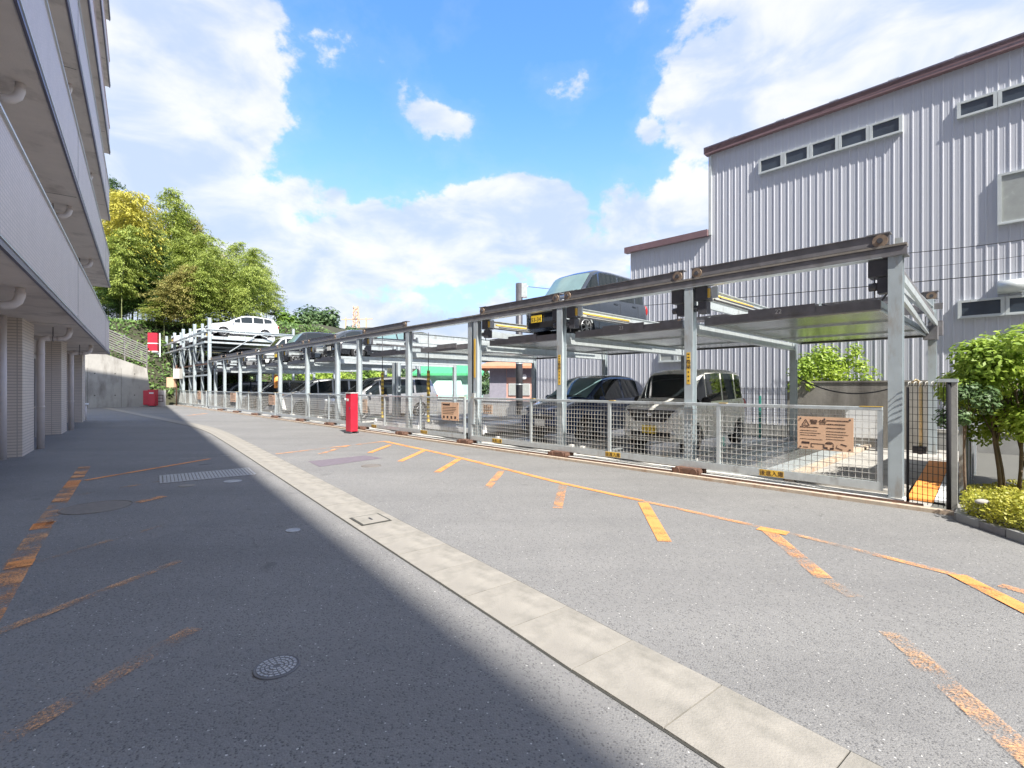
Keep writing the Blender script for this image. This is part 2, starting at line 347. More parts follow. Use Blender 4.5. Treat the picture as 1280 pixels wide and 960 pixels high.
# ================================================================ ground
mb = MB().add([(-900, -300, 0), (900, -300, 0), (900, 1800, 0), (-900, 1800, 0)], [(0, 1, 2, 3)])
struct(ob('ground', mb, 'ground'))
mb = MB().add([tuple(p+Vector((0, 0, .004))) for p in [Vector((-34, 38, 0)), Vector((-45, 20, 0)), Vector((-12, -14, 0)), Vector((14, -14, 0)), Vector((16, -3, 0)), R(3.2, -.36), R(-58, -.36), Vector((-33, 44, 0))]], [tuple(range(8))])
road = struct(ob('driveway', mb, 'asphalt'))
# gutter of concrete slabs, following its curve on the ground
up = [(160, 514), (227, 526.6), (273.7, 535.5), (314, 555), (400, 599.6), (495.8, 649.6), (625, 716), (737.5, 774.6), (816.7, 817), (900, 858), (1092, 958)]
pts = [G(*p) for p in up]; pts = [pts[0]+(pts[0]-pts[1]).normalized()*7]+pts
d_ = (pts[-1]-pts[-3]).normalized(); pts += [pts[-1]+d_*1.5, pts[-1]+d_*5]
for _ in range(2):                        # corner cutting smooths the curve
    q = [pts[0]]
    for a, b in zip(pts[:-1], pts[1:]): q += [a*.75+b*.25, a*.25+b*.75]
    pts = q+[pts[-1]]
cum = [0.]
for a, b in zip(pts[:-1], pts[1:]): cum.append(cum[-1]+(b-a).length)
def along(s_):
    x = np.interp(s_, cum, [p.x for p in pts]); y = np.interp(s_, cum, [p.y for p in pts]); return Vector((float(x), float(y), 0))
gut = struct(bpy.data.objects.new('gutter', None)); C.objects.link(gut)
n_ = int(cum[-1]/.55); mbj = MB(); edge = []
for i in range(n_+1):
    p = along(i*.55); t = (along(min(cum[-1], i*.55+.2))-along(max(0, i*.55-.2))).normalized(); nl = Vector((-t.y, t.x, 0)); nl = -nl if nl.x > 0 else nl
    edge.append((p, p+nl*.49, t, nl))
base = [tuple(e[0]+e[3]*-.012+Vector((0, 0, .007))) for e in edge]+[tuple(e[1]+e[3]*.012+Vector((0, 0, .007))) for e in edge]
k_ = len(edge); mbj.add(base, [(i, i+1, k_+i+1, k_+i) for i in range(k_-1)]); ob('joint_bed', mbj, 'joint', gut)
for i in range(k_-1):
    a, b = edge[i], edge[i+1]; g = .0025 if i % 2 else .004; h = .013+rnd.uniform(-.001, .0015)
    q = [a[0]+a[2]*g, b[0]-b[2]*g, b[1]-b[2]*g, a[1]+a[2]*g]; o_ = q[0].copy()
    mb = MB().add([tuple(v-o_+Vector((0, 0, .002))) for v in q]+[tuple(v-o_+Vector((0, 0, h))) for v in q], [(4, 5, 6, 7), (0, 1, 5, 4), (1, 2, 6, 5), (2, 3, 7, 6), (3, 0, 4, 7)])
    # keep faces upward
    ob('slab', mb, 'gutter', gut, o_)
# utility lid in the gutter
lid = thing('access_cover', 'small square concrete lid with a slot handle set in the pale gutter strip', 'utility cover', G(463, 651)+Vector((0, 0, .016)), math.atan2(-.76, .6))
ob('lid_frame', MB().box(-.19, .19, -.17, .17, 0, .004), 'joint', lid); ob('lid_plate', MB().box(-.165, .165, -.145, .145, .004, .008), 'gutter', lid); ob('handle_slot', MB().box(-.05, .05, -.012, .012, .008, .0095), 'black', lid)
# painted lines
LN = 0
def line(p, q, wd, m_, wd2=None, pixel=True):
    a = G(*p) if pixel else p; b = G(*q) if pixel else q; t = (b-a).normalized(); nl = Vector((-t.y, t.x, 0)); w2 = wd2 or wd
    global LN; LN += 1; z = Vector((0, 0, .0085+.0004*(LN % 12))); c = (a+b)/2
    vs = [a-nl*wd/2, b-nl*w2/2, b+nl*w2/2, a+nl*wd/2]
    if ((vs[1]-vs[0]).cross(vs[2]-vs[1])).z < 0: vs = vs[::-1]
    ob('painted_line', MB().add([tuple(v-c) for v in vs], [(0, 1, 2, 3)]), m_, road, c+z)
W = .12
for p, q, k_w in [((481, 552), (560, 569), 1), ((559, 568.8), (625, 585), .95), ((624, 584.8), (700, 604), .85), ((699, 603.8), (804, 627), .75)]: line(p, q, W*k_w, 'paint_fresh')
for p, q in [((803, 626.8), (948, 659)), ((1092, 694), (1194, 719.6)), ]: line(p, q, W*.7, 'paint_worn')
line((985, 667), (1093, 694), W*.65, 'paint_faint2'); line((1250, 733), (1330, 755), W*.8, 'paint_worn')
line((345, 568), (481, 552), .1, 'paint_worn')
for p, q, m_ in [((400, 568), (436, 557), 'paint_worn'), ((462, 566.5), (488, 556.5), 'paint_fresh'), ((500, 577), (531, 563), 'paint_fresh'), ((546, 591), (574, 574), 'paint_fresh'),
                 ((609, 611), (628, 588), 'paint_worn'), ((697, 636), (704, 606), 'paint_worn')]: line(p, q, W, m_)
line((804, 629), (831, 678), .13, 'paint_fresh'); line((956, 661), (1030, 724), .13, 'paint_worn'); line((948, 661), (985, 668), .15, 'paint_fresh'); line((1032, 726), (1070, 748), .12, 'paint_faint')
line((1112, 792), (1180, 850), .12, 'paint_faint'); line((1150, 828), (1310, 970), .13, 'paint_faint2'); line((1196, 720), (1310, 778), .13, 'paint_fresh')
line((106, 584), (75, 628), .17, 'paint_worn'); line((76, 626), (32, 692), .17, 'paint_faint2'); line((33, 690), (0, 742), .18, 'paint_worn'); line((0, 742), (-60, 840), .18, 'paint_worn')
line((106, 601), (262, 574), .1, 'paint_fresh'); line((88, 621), (200, 602), .09, 'paint_faint'); line((171, 629), (205, 621), .13, 'paint_worn')
line((46, 704), (208, 656), .08, 'paint_faint'); line((-30, 803), (225, 702), .085, 'paint_faint2'); line((-40, 955), (243, 787), .115, 'paint_faint2')
line((112, 582), (300, 569), .05, 'paint_white'); line((236, 519.5), (258, 517), .25, 'paint_worn')
line((22, 711), (28, 702), .17, 'paint_fresh'); line((50, 662), (55, 654), .17, 'paint_fresh'); line((88, 609), (94, 601), .16, 'paint_fresh')
# covers
def cover(name, label, px, py, r, m_, rings, loc=None):
    t = thing(name, label, 'manhole cover', loc or (G(px, py)+Vector((0, 0, .005))))
    ob('frame_ring', MB().tube([(r*1.04*math.cos(a), r*1.04*math.sin(a), .001) for a in np.linspace(0, 2*PI, 41).tolist()], .006, 6, cap=False), m_, t)
    ob('plate', MB().cyl((0, 0, 0), (0, 0, .004), r, 40), m_, t)
    if rings:
        mb = MB()
        for k in range(rings):
            rr = r*(.93-.2*k); n = int(20-k*4)
            if n < 6: break
            for i in range(n):
                a0 = 2*PI*(i+.12+(k % 2)*.5)/n; a1 = 2*PI*(i+.88+(k % 2)*.5)/n; r0 = rr-.14*r
                q = []
                for z in (.004, .0075):
                    q += [(rr*math.cos(a0), rr*math.sin(a0), z), (rr*math.cos(a1), rr*math.sin(a1), z), (r0*math.cos(a1), r0*math.sin(a1), z), (r0*math.cos(a0), r0*math.sin(a0), z)]
                mb.add(q, [(7, 6, 5, 4), (0, 1, 5, 4), (1, 2, 6, 5), (2, 3, 7, 6), (3, 0, 4, 7)])
        stuff(ob('raised_pattern', mb, 'coverdark', t))
    return t
M['cover_in'] = mat('cast_iron_recess', (.16, .16, .165), .8)
c_ = cover('manhole_cover', 'round patterned iron cover in the foreground asphalt shade', 346, 835, .105, 'cover_in', 4)
cover('manhole_cover', 'large plain brown round cover beside the thick orange line', 121, 634.5, .34, 'coverbrown', 0)
cover('manhole_cover', 'pale flat round cover below the left end of the drain grate', 233.5, 607.5, .10, 'gutter', 0)
cover('manhole_cover', 'pale round cover below the right part of the drain grate', 291, 602, .12, 'coverdark', 0)
cover('manhole_cover', 'tiny round grey cap in the shade left of the gutter lid', 366, 663.5, .065, 'coverdark', 0)
cover('manhole_cover', 'small brown round cover near the purple asphalt patch', 464, 582.5, .17, 'coverbrown', 0)
q = [G(385, 577), G(399, 584), G(478, 573), G(457, 569.5)]; c = q[0].copy()
tag(ob('asphalt_patch', MB().add([tuple(v-c) for v in q][::-1], [(3, 2, 1, 0)]), 'patch', None, c+Vector((0, 0, .007))), 'purple tinted rectangular repair patch in the sunlit asphalt', 'asphalt patch')
q = [G(202, 595), G(204.5, 604.8), G(320.8, 592.7), G(311, 585.4)]; a = q[0]; xv = (q[3]-q[0]); L_ = xv.length; xv.normalize(); yv = Vector((-xv.y, xv.x, 0)); wd_ = abs((q[1]-q[0]).dot(yv))
g = thing('drain_grate', 'long steel drain grate across the shaded asphalt', 'drain grate', a+Vector((0, 0, .006)), math.atan2(xv.y, xv.x))
ob('channel', MB().box(-.01, L_, -wd_, 0, -.001, .001), 'coverbrown', g)
ob('frame', MB().box(-.03, L_, -.03, 0, 0, .008).box(-.03, L_, -wd_, -wd_+.03, 0, .008).box(-.03, 0, -wd_, 0, 0, .0075).box(L_-.03, L_, -wd_, 0, 0, .0075), 'coverdark', g)
mb = MB()
for i in range(int(L_/.05)): mb.box(.02+i*.05, .058+i*.05, -wd_+.03, -.03, .001, .007)
stuff(ob('grate_bars', mb, 'coverdark', g))
# ================================================================ apartment building on the left
A0, A1 = -32., 28.7; SOF = [3.0+3.05*i for i in range(7)]
bld = thing('apartment_building', 'tall grey tiled apartment block with stacked balconies and cream drain pipes', 'building', (0, 0, 0), BZ)
ob('wall', MB().box(A0, A1-.1, 2.6, 9, 0, 21.4), 'wall', bld)
for i, z in enumerate(SOF):
    tl = 'tile' if i < 3 else 'pinkpanel'
    e = A1-.05 if i < 3 else A1
    ob('balcony_floor', MB().box(A0, e-.005, 1.37, 2.6, z, z+.17).box(A0, e-.004, 1.203, 2.6, z-.014, z-.002), 'soffit', bld)
    pr = ob('parapet', MB().box(A0, e, 1.2, 1.36, z, z+(1.42 if i < 3 else 1.15)), tl, bld)
    ob('parapet_end', MB().box(e-.16, e, 1.362, 2.6, z, z+(1.42 if i < 3 else 1.15)), tl, bld)
    ob('drip_edge', MB().box(A0, e+.02, 1.165, 1.2, z-.03, z+.045), 'trim', bld); ob('drip_lip', MB().box(A0, e+.02, 1.15, 1.1995, z+.0455, z+.06), 'alum', bld); ob('drip_band', MB().box(A0, e+.02, 1.175, 1.1995, z+.0605, z+.10), 'trim', bld)
    ob('coping', MB().box(A0, e+.01, 1.17, 1.39, z+(1.42 if i < 3 else 1.15), z+(1.45 if i < 3 else 1.18)), 'alum' if i < 3 else 'pinkpanel', bld)
    if i < 3:
        mb = MB().box(A0, e, 1.25, 1.30, z+1.52, z+1.56)
        ob('handrail', mb, 'alum', bld)
        m0 = None
        for k in range(30):
            a_ = e-.1-k*1.2
            if a_ < -3: break
            mb = MB().box(-.02, .02, 1.26, 1.29, 0, .075)
            if m0 is None: m0 = mb.mesh('rail_post', 'alum')
            link('rail_post', m0, bld, (a_, 0, z+1.448))
    for k in range(0, 9, 3):                    # expansion joints in the tiles and the soffit
        a_ = 26-k*3.6
        if a_ < 0: break
        if i < 3: ob('tile_joint', MB().box(a_, a_+.02, 1.197, 1.2, z+.1, z+1.42), 'joint', bld)
        ob('soffit_joint', MB().box(a_+.3, a_+.315, 1.25, 2.6, z-.018, z-.014), 'joint', bld)
    # balcony doors
    wf = wg = None
    for k in range(8):
        a_ = 26.5-k*4.1
        if a_ < -2: break
        if wf is None:
            wf = MB().box(-1.0, 1.0, 2.55, 2.6, 0, .06).box(-1.0, 1.0, 2.55, 2.6, 2.04, 2.1).box(-1, -.94, 2.55, 2.6, .06, 2.04).box(.94, 1, 2.55, 2.6, .06, 2.04).box(-.03, .03, 2.55, 2.6, .06, 2.04).mesh('window', 'alum')
            wg = MB().box(-.94, -.03, 2.575, 2.59, .06, 2.04).box(.03, .94, 2.575, 2.59, .06, 2.04).mesh('pane', 'frost')
        f_ = link('window', wf, bld, (a_, 0, z+.2)); link('pane', wg, f_)
ob('roof_parapet', MB().box(A0, A1-.05, 1.2, 9, 21.42+1.04, 22.6), 'pinkpanel', bld)
# piers of the ground floor
for a0, a1 in [(27.6, 29.0), (20.95, 22.35), (14.66, 16.06), (8.3, 9.7), (2.0, 3.4)]:
    ob('pier', MB().box(a0, a1, 2.05, 2.6, 0, 3.0), 'bricktile', bld)
for a0, a1 in [(23.2, 26.8), (17.0, 20.2), (10.6, 13.9)]:
    d_ = ob('door', MB().box(a0, a1, 2.56, 2.6, 0, 2.35), 'doorgrey', bld)
    ob('door_frame', MB().box(a0-.06, a0, 2.53, 2.6, 0, 2.41).box(a1, a1+.06, 2.53, 2.6, 0, 2.41).box(a0, a1, 2.53, 2.6, 2.35, 2.41), 'wall', d_)
# drain pipes
def drain(a_, zs, down, side=1.45):
    rp = .052; z = zs-.30; t = ob('drain_pipe', MB().tube([(a_, 2.6, z), (a_, side+.17, z), (a_, side+.085, z+.02), (a_, side+.025, z+.08), (a_, side, z+.17), (a_, side, zs)], rp, 12), 'pipe', bld)
    ob('elbow_sleeve', MB().tube([(a_, side+.23, z), (a_, side+.17, z), (a_, side+.085, z+.02), (a_, side+.025, z+.08), (a_, side, z+.17), (a_, side, z+.22)], rp*1.2, 12), 'pipe', t)
    for y in (1.75, 2.2): ob('pipe_hanger', MB().box(a_-.01, a_+.01, y-.01, y+.01, z+.06, zs).tube([(a_+.075*math.cos(q*PI/4), y, z+.075*math.sin(q*PI/4)) for q in range(9)], .008, 5, cap=False), 'dark', t)
    if down:
        ob('downpipe', MB().tube([(a_, 1.97, 0), (a_, 1.97, z-.14), (a_, 1.96, z-.04), (a_, 1.88, z), (a_, 1.8, z)], .075, 12), 'pipe', bld)
        for zb in (1.0, 2.3): ob('pipe_band', MB().cyl((a_, 1.97, zb), (a_, 1.97, zb+.03), .083, 12).box(a_-.02, a_+.02, 1.97, 2.6, zb, zb+.03), 'soffit', bld)
for i, z in enumerate(SOF[:5]):
    for a_ in (10.2, 16.35, 22.7): drain(a_, z, i == 0)
ob('downpipe', MB().tube([(14.3, 2.3, 0), (14.3, 2.3, 3.0)], .075, 12), 'pipe', bld)
# low light bollard near the building
p = G(106, 524.5)
t = thing('bollard', 'short pale bollard light standing by the far pier', 'bollard', p)
ob('post', MB().cyl((0, 0, 0), (0, 0, .68), .07, 14), 'pipe', t); ob('cap', MB().cyl((0, 0, .68), (0, 0, .76), .14, 16), 'white', t)
# ================================================================ retaining wall, hill, slope fence
wa, wb = G(80, 510.8), G(190.5, 508.2)
wd_ = (wb-wa); WL = wd_.length; wr = math.atan2(wd_.y, wd_.x)
rw = thing('retaining_wall', 'weathered concrete retaining wall with sloping top at the end of the drive', 'wall', wa, wr)
def wz(px, py, D): return zat(py, D)
zl = 5.2; zr = 2.95
mb = MB().add([(-4, 0, 0), (WL, 0, 0), (WL-.35, 0, zr), (-4, 0, zl+1.2), (-4, .5, 0), (WL, .5, 0), (WL-.35, .5, zr), (-4, .5, zl+1.2)],
              [(0, 1, 2, 3), (5, 4, 7, 6), (1, 5, 6, 2), (3, 2, 6, 7), (4, 0, 3, 7)])
ob('wall_face', mb, 'concrete', rw)
for k in range(5):
    for z in (.9, 2.5):
        ob('formwork_hole', MB().cyl((WL-1.1-k*1.15, -.004, z), (WL-1.1-k*1.15, .0, z), .04, 10), 'joint', rw)
for k in range(3): ob('panel_joint', MB().box(WL-1.9-k*1.9, WL-1.885-k*1.9, -.003, 0, 0, 2.9), 'joint', rw)
def hill(x, y):
    # rises behind the wall and the far rack, falls away to the right
    d = (Vector((x, y, 0))-R(-54, 1)).dot(RY*.35+UB*.75)
    g = max(0., min(1., (y-41-max(0, x+26)*.45)/13.)); g = g*g*(3-2*g)
    fall = max(0., min(1., (-8-x)/16.)); fall = fall*fall*(3-2*fall)
    h = g*(8.5+max(0, (y-54))*.10)*fall
    return h+(noise.noise(Vector((x*.15, y*.15, 0)))*.7 if h > .3 else 0)
nx, ny = 70, 60; xs = np.linspace(-110, 0, nx).tolist(); ys = np.linspace(38.6, 130, ny).tolist(); vs = []
for y in ys:
    for x in xs: vs.append((float(x), float(y), hill(x, y)-.05))
# left of the wall the slope is already high
vs = [(x, y, max(z, min(7.5, max(0, (-29.8-x)*.9+(y-38.5)*.45)) if x < -29 else z)) for x, y, z in vs]
struct(ob('hill', MB().add(vs, [(j*nx+i, j*nx+i+1, (j+1)*nx+i+1, (j+1)*nx+i) for j in range(ny-1) for i in range(nx-1)], 0, True), 'soil'))
def hz(x, y):
    z = hill(x, y)-.05
    if x < -29: z = max(z, min(7.5, max(0, (-29.8-x)*.9+(y-38.5)*.45)))
    return z
# louvered fence climbing the slope
M['slat']=mat('fence_slat_grey', (.22,.21,.20), .5)
sf = thing('slope_fence', 'dark louvred metal fence climbing above the concrete retaining wall', 'fence', wa, wr)
q0, q1 = Vector((-2, .9, zl+1.35)), Vector((WL-.2, .9, zr+.25))
for k in range(9):
    z = .12+k*.17
    ob('slat', MB().bar(tuple(q0+Vector((0, 0, z))), tuple(q1+Vector((0, 0, z))), .03, .075), 'slat', sf)
for k in range(6):
    p = q0.lerp(q1, k/5); ob('fence_post', MB().box(p.x-.04, p.x+.04, .92, 1.0, p.z-1.6, p.z+1.65), 'slat', sf)
# ---------------------------------------------------------------- foliage
def leafquad(mb, c, n, u, l, wd):
    v = n.cross(u).normalized(); u = u.normalized()
    b = len(mb.v); mb.v += [tuple(c-u*l*.5), tuple(c+v*wd*.5), tuple(c+u*l*.5), tuple(c-v*wd*.5)]; mb.f.append((b, b+1, b+2, b+3)); mb.m.append(0); mb.sm.append(False)
def rv(r):
    while 1:
        v = Vector((r.uniform(-1, 1), r.uniform(-1, 1), r.uniform(-1, 1)))
        if .05 < v.length < 1: return v
def bamboo_mesh(seed, H=16., rad=2.3, dens=1.):
    r = random.Random(seed); mb = MB(); lean = r.uniform(0, 2*PI); lv = Vector((math.cos(lean), math.sin(lean), 0)); la = r.uniform(1.2, 2.8)
    def cp(t): return Vector((0, 0, H*t-(t**5)*1.3))+lv*la*(t**3)
    culm = MB().tube([cp(t) for t in np.linspace(0, 1, 12).tolist()], [.065*(1-.8*t) for t in np.linspace(0, 1, 12).tolist()], 6)
    n = int(34*dens)
    for i in range(n):
        t = .26+.74*(i+.5)/n; base = cp(t)
        rr = rad*(math.sin(PI*min(1, (1-t)*1.15+.06))**.65)*(.75+.4*r.random())
        for k in range(5 if t < .9 else 3):
            a = r.uniform(0, 2*PI); out = Vector((math.cos(a), math.sin(a), 0)); ln = rr*r.uniform(.45, 1)
            m = r.randint(38, 56)
            tilt = r.uniform(.25, .55)
            cz = r.uniform(.2, 1)
            for j in range(m):
                s_ = (r.random()**.6)
                c = base+out*ln*s_+Vector((0, 0, tilt*ln*s_-.62*ln*s_*s_))+Vector((r.gauss(0, .24), r.gauss(0, .24), r.gauss(0, .10)))
                d = (out*r.uniform(.4, 1)+Vector((r.uniform(-.6, .6), r.uniform(-.6, .6), -r.uniform(.1, .9))))
                leafquad(mb, c, (Vector((0, 0, 1))+rv(r)*.7).normalized(), d, r.uniform(.24, .44), r.uniform(.07, .13))
    return culm, mb
BV = []
for sd_, H_, ra_ in [(1, 16, 3.5), (2, 14, 3.2), (3, 17, 3.0), (4, 12, 3.6), (5, 15, 3.3)]:
    c_, l_ = bamboo_mesh(sd_, H_, ra_); BV.append((c_.mesh('culm', 'culm'), l_, H_))
leafcache = {}
def bamboo(px, py, D, colr, v, label):
    X = (px-640)/F*D; zt = zat(py, D); cm, lm, H_ = BV[v]; zb = hz(X, D)-.4; s_ = (zt-zb)/H_
    key = (v, colr)
    if key not in leafcache: leafcache[key] = lm.mesh('leaf_crown', 'bamboo_'+colr)
    t = thing('bamboo', label, 'bamboo', (X, D, zb), rnd.uniform(0, 6.28), 'bamboo on the hillside'); sx = max(.75, min(1.25, s_)); t.scale = (sx, sx, s_)
    link('culm', cm, t); o = link('leaf_crown', leafcache[key], t); o['kind'] = 'stuff'
names = {'green': 'green', 'yellow': 'yellow', 'ochre': 'yellowing ochre', 'dark': 'dark green'}
BB = [  # px of the top, py of the top, distance, colour, variant
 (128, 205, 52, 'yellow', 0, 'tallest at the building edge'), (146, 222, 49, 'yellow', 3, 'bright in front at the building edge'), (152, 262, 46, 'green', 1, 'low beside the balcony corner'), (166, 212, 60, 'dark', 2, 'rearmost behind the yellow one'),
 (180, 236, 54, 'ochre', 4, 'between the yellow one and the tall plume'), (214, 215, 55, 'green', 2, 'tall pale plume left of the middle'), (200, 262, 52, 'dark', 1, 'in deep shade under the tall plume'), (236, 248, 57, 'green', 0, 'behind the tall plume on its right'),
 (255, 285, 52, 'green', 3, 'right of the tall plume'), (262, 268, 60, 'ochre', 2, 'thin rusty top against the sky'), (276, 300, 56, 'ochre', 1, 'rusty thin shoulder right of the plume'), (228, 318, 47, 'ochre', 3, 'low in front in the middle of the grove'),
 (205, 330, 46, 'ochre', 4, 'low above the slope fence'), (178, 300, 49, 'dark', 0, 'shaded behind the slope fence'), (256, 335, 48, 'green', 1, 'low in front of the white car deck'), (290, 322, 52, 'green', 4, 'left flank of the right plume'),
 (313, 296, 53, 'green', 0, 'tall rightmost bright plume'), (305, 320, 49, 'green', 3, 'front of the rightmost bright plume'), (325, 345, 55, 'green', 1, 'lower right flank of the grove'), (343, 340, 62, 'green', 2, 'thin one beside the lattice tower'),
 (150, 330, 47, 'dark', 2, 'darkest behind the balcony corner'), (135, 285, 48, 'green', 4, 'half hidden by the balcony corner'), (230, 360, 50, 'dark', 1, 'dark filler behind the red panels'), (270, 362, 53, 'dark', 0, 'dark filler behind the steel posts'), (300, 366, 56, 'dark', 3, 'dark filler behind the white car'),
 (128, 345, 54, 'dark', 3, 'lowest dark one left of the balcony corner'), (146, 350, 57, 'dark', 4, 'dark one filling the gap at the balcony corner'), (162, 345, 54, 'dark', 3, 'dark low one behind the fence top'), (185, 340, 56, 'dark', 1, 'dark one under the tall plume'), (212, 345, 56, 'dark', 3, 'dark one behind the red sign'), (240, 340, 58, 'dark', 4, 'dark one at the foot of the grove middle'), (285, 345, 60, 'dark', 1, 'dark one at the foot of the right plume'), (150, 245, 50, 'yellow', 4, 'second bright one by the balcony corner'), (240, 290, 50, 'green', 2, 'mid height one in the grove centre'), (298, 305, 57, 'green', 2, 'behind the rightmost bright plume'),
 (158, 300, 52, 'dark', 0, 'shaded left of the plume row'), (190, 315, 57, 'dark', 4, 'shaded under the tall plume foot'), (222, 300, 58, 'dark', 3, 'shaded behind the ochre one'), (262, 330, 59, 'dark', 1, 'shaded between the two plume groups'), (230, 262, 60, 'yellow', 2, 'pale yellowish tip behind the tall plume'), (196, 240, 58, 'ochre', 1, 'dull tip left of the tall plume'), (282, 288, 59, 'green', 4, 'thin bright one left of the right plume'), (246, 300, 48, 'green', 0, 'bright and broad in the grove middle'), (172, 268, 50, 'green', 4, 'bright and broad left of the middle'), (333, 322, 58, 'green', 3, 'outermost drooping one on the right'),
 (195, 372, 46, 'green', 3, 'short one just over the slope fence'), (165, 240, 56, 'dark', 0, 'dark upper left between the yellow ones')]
for px, py, D, cl_, v, ex in BB: bamboo(px, py, D, cl_, v, '%s leaved bamboo, %s' % (names[cl_], ex))
def crown(seed, rx, ry, rz_, n, leaf, clumps=14, cs=.36):
    r = random.Random(seed); mb = MB(); cl_ = []
    for i in range(clumps):
        v = rv(r).normalized()*r.uniform(.35, .82); cl_.append((v, r.uniform(.7, 1.25)*cs))
    for i in range(n):
        c, s_ = r.choice(cl_); d = rv(r).normalized(); p = c+d*s_*(r.random()**.35)
        if p.z < -.85: continue
        P = Vector((p.x*rx, p.y*ry, p.z*rz_))
        nn_ = (d+Vector((0, 0, .6))+rv(r)*.8).normalized()
        leafquad(mb, P, nn_, nn_.cross(rv(r)), leaf*r.uniform(.7, 1.3), leaf*r.uniform(.4, .65))
    return mb, cl_
def tree(label, loc, rx, ry, rz_, H, n, leaf, m_, seed, stems=((0, 0),), clumps=14, cs=.36, name='tree', cat='tree', group=None, r0=.05, bk='bark'):
    t = thing(name, label, cat, loc, 0, group); cz = H-rz_
    mb, cl_ = crown(seed, rx, ry, rz_, n, leaf, clumps, cs); r = random.Random(seed+5)
    for sx, sy in stems:
        tk = MB(); top = Vector((sx*.8+r.uniform(-.15, .15)*rx, sy*.8+r.uniform(-.15, .15)*ry, cz)); mid = Vector((sx, sy, 0)).lerp(top, .5)+Vector((r.uniform(-.1, .1)*rx, r.uniform(-.1, .1)*rx, 0))
        P_ = [Vector((sx, sy, 0)), Vector((sx, sy, 0)).lerp(mid, .5)+Vector((.02*rx, .01, 0)), mid, mid.lerp(top, .5)+Vector((r.uniform(-.05, .05), 0, 0)), top]
        tk.tube(P_, [r0, r0*.85, r0*.72, r0*.6, r0*.4], 8)
        ob('trunk', tk, bk, t)
        for c, s_ in r.sample(cl_, min(6, len(cl_))):
            e = Vector((c.x*rx, c.y*ry, cz+c.z*rz_)); st = P_[r.choice([2, 3, 3])]
            ob('branch', MB().tube([st, st.lerp(e, .5)+Vector((0, 0, .06*H*.3)), e], [r0*.45, r0*.3, r0*.12], 5), bk, t)
    o = ob('crown', mb, m_, t, (0, 0, cz)); stuff(o)
    return t
def at(px, D, z=0.): return Vector(((px-640)/F*D, D, z))
# far round trees right of the grove
tree('dark rounded broadleaf tree on the skyline behind the parked cars', at(392, 64, 0), 5.4, 4.5, 5.0, 13.6, 9000, .5, 'leaf_dark', 21, clumps=26, cs=.30, r0=.3)
tree('lighter green tree between the lattice tower and the dark skyline tree', at(356, 60, 0), 2.3, 2.6, 3.6, 11.4, 4200, .42, 'leaf_mid', 22, clumps=12, r0=.2)
tree('low dark tree at the right end of the skyline clump', at(424, 66, 0), 3.2, 3, 3.2, 11.0, 4000, .45, 'leaf_dark', 23, clumps=12, r0=.2)
for i, (px, D, H, rx, m_) in enumerate([(300, 58, 7.2, 4, 'leaf_mid'), (340, 52, 4.2, 3.5, 'leaf_bright'), (375, 47, 3.6, 3, 'leaf_mid'), (412, 44, 3.4, 2.6, 'leaf_bright'), (455, 46, 3.7, 2.8, 'leaf_mid'), (500, 50, 3.9, 2.6, 'leaf_dark'), (478, 40, 3.3, 1.6, 'leaf_bright'), (550, 56, 4.0, 3.2, 'leaf_dark'), (240, 56, 9.5, 4.5, 'leaf_dark'), (600, 46, 3.2, 1.5, 'leaf_dark'), (150, 60, 9.5, 5, 'leaf_dark'), (185, 63, 10, 5, 'leaf_dark'), (215, 61, 9.5, 5, 'leaf_dark'), (272, 60, 8.5, 4.5, 'leaf_dark'), (128, 58, 10, 5, 'leaf_dark')]):
    tree(['broad shrub behind the far rack under the grove', 'bright leafy shrub seen under the far pallets', 'green shrub behind the white minivan', 'sunlit shrub above the dark minivan windscreen', 'green bush right behind the dark minivan', 'dark bush behind the gap left of the green roof',
          'low bright bush behind the double grey post', 'dark tree between the teal building and the grove', 'dense dark thicket under the tall plume', 'small dark tree left of the pink house', 'dense thicket behind the bamboo stems near the balcony corner', 'dense thicket behind the slope fence top', 'dense thicket above the red sign', 'dense thicket behind the tall steel rack', 'dense thicket at the apartment building edge'][i],
         at(px, D, 0 if px > 320 else hz(at(px, D).x, D)-.3), rx, 2, H*.42, H, 1900, .3, m_, 40+i, clumps=10, cs=.42, name='shrub', cat='shrub', r0=.08)
# slope ground cover
mb = MB(); r = random.Random(3)
for i in range(14000):
    x = r.uniform(-44, -18); y = r.uniform(39, 56); z = hz(x, y)
    if z < .5: continue
    h = .25+.8*max(0, noise.noise(Vector((x*.6, y*.6, 2))))
    leafquad(mb, Vector((x, y, z+r.uniform(0, 1)*h)), (Vector((0, -.4, 1))+rv(r)*.7).normalized(), rv(r), r.uniform(.18, .42), r.uniform(.12, .25))
stuff(tag(ob('undergrowth', mb, 'shrub'), 'leafy green undergrowth covering the slope above the retaining wall', 'undergrowth'))
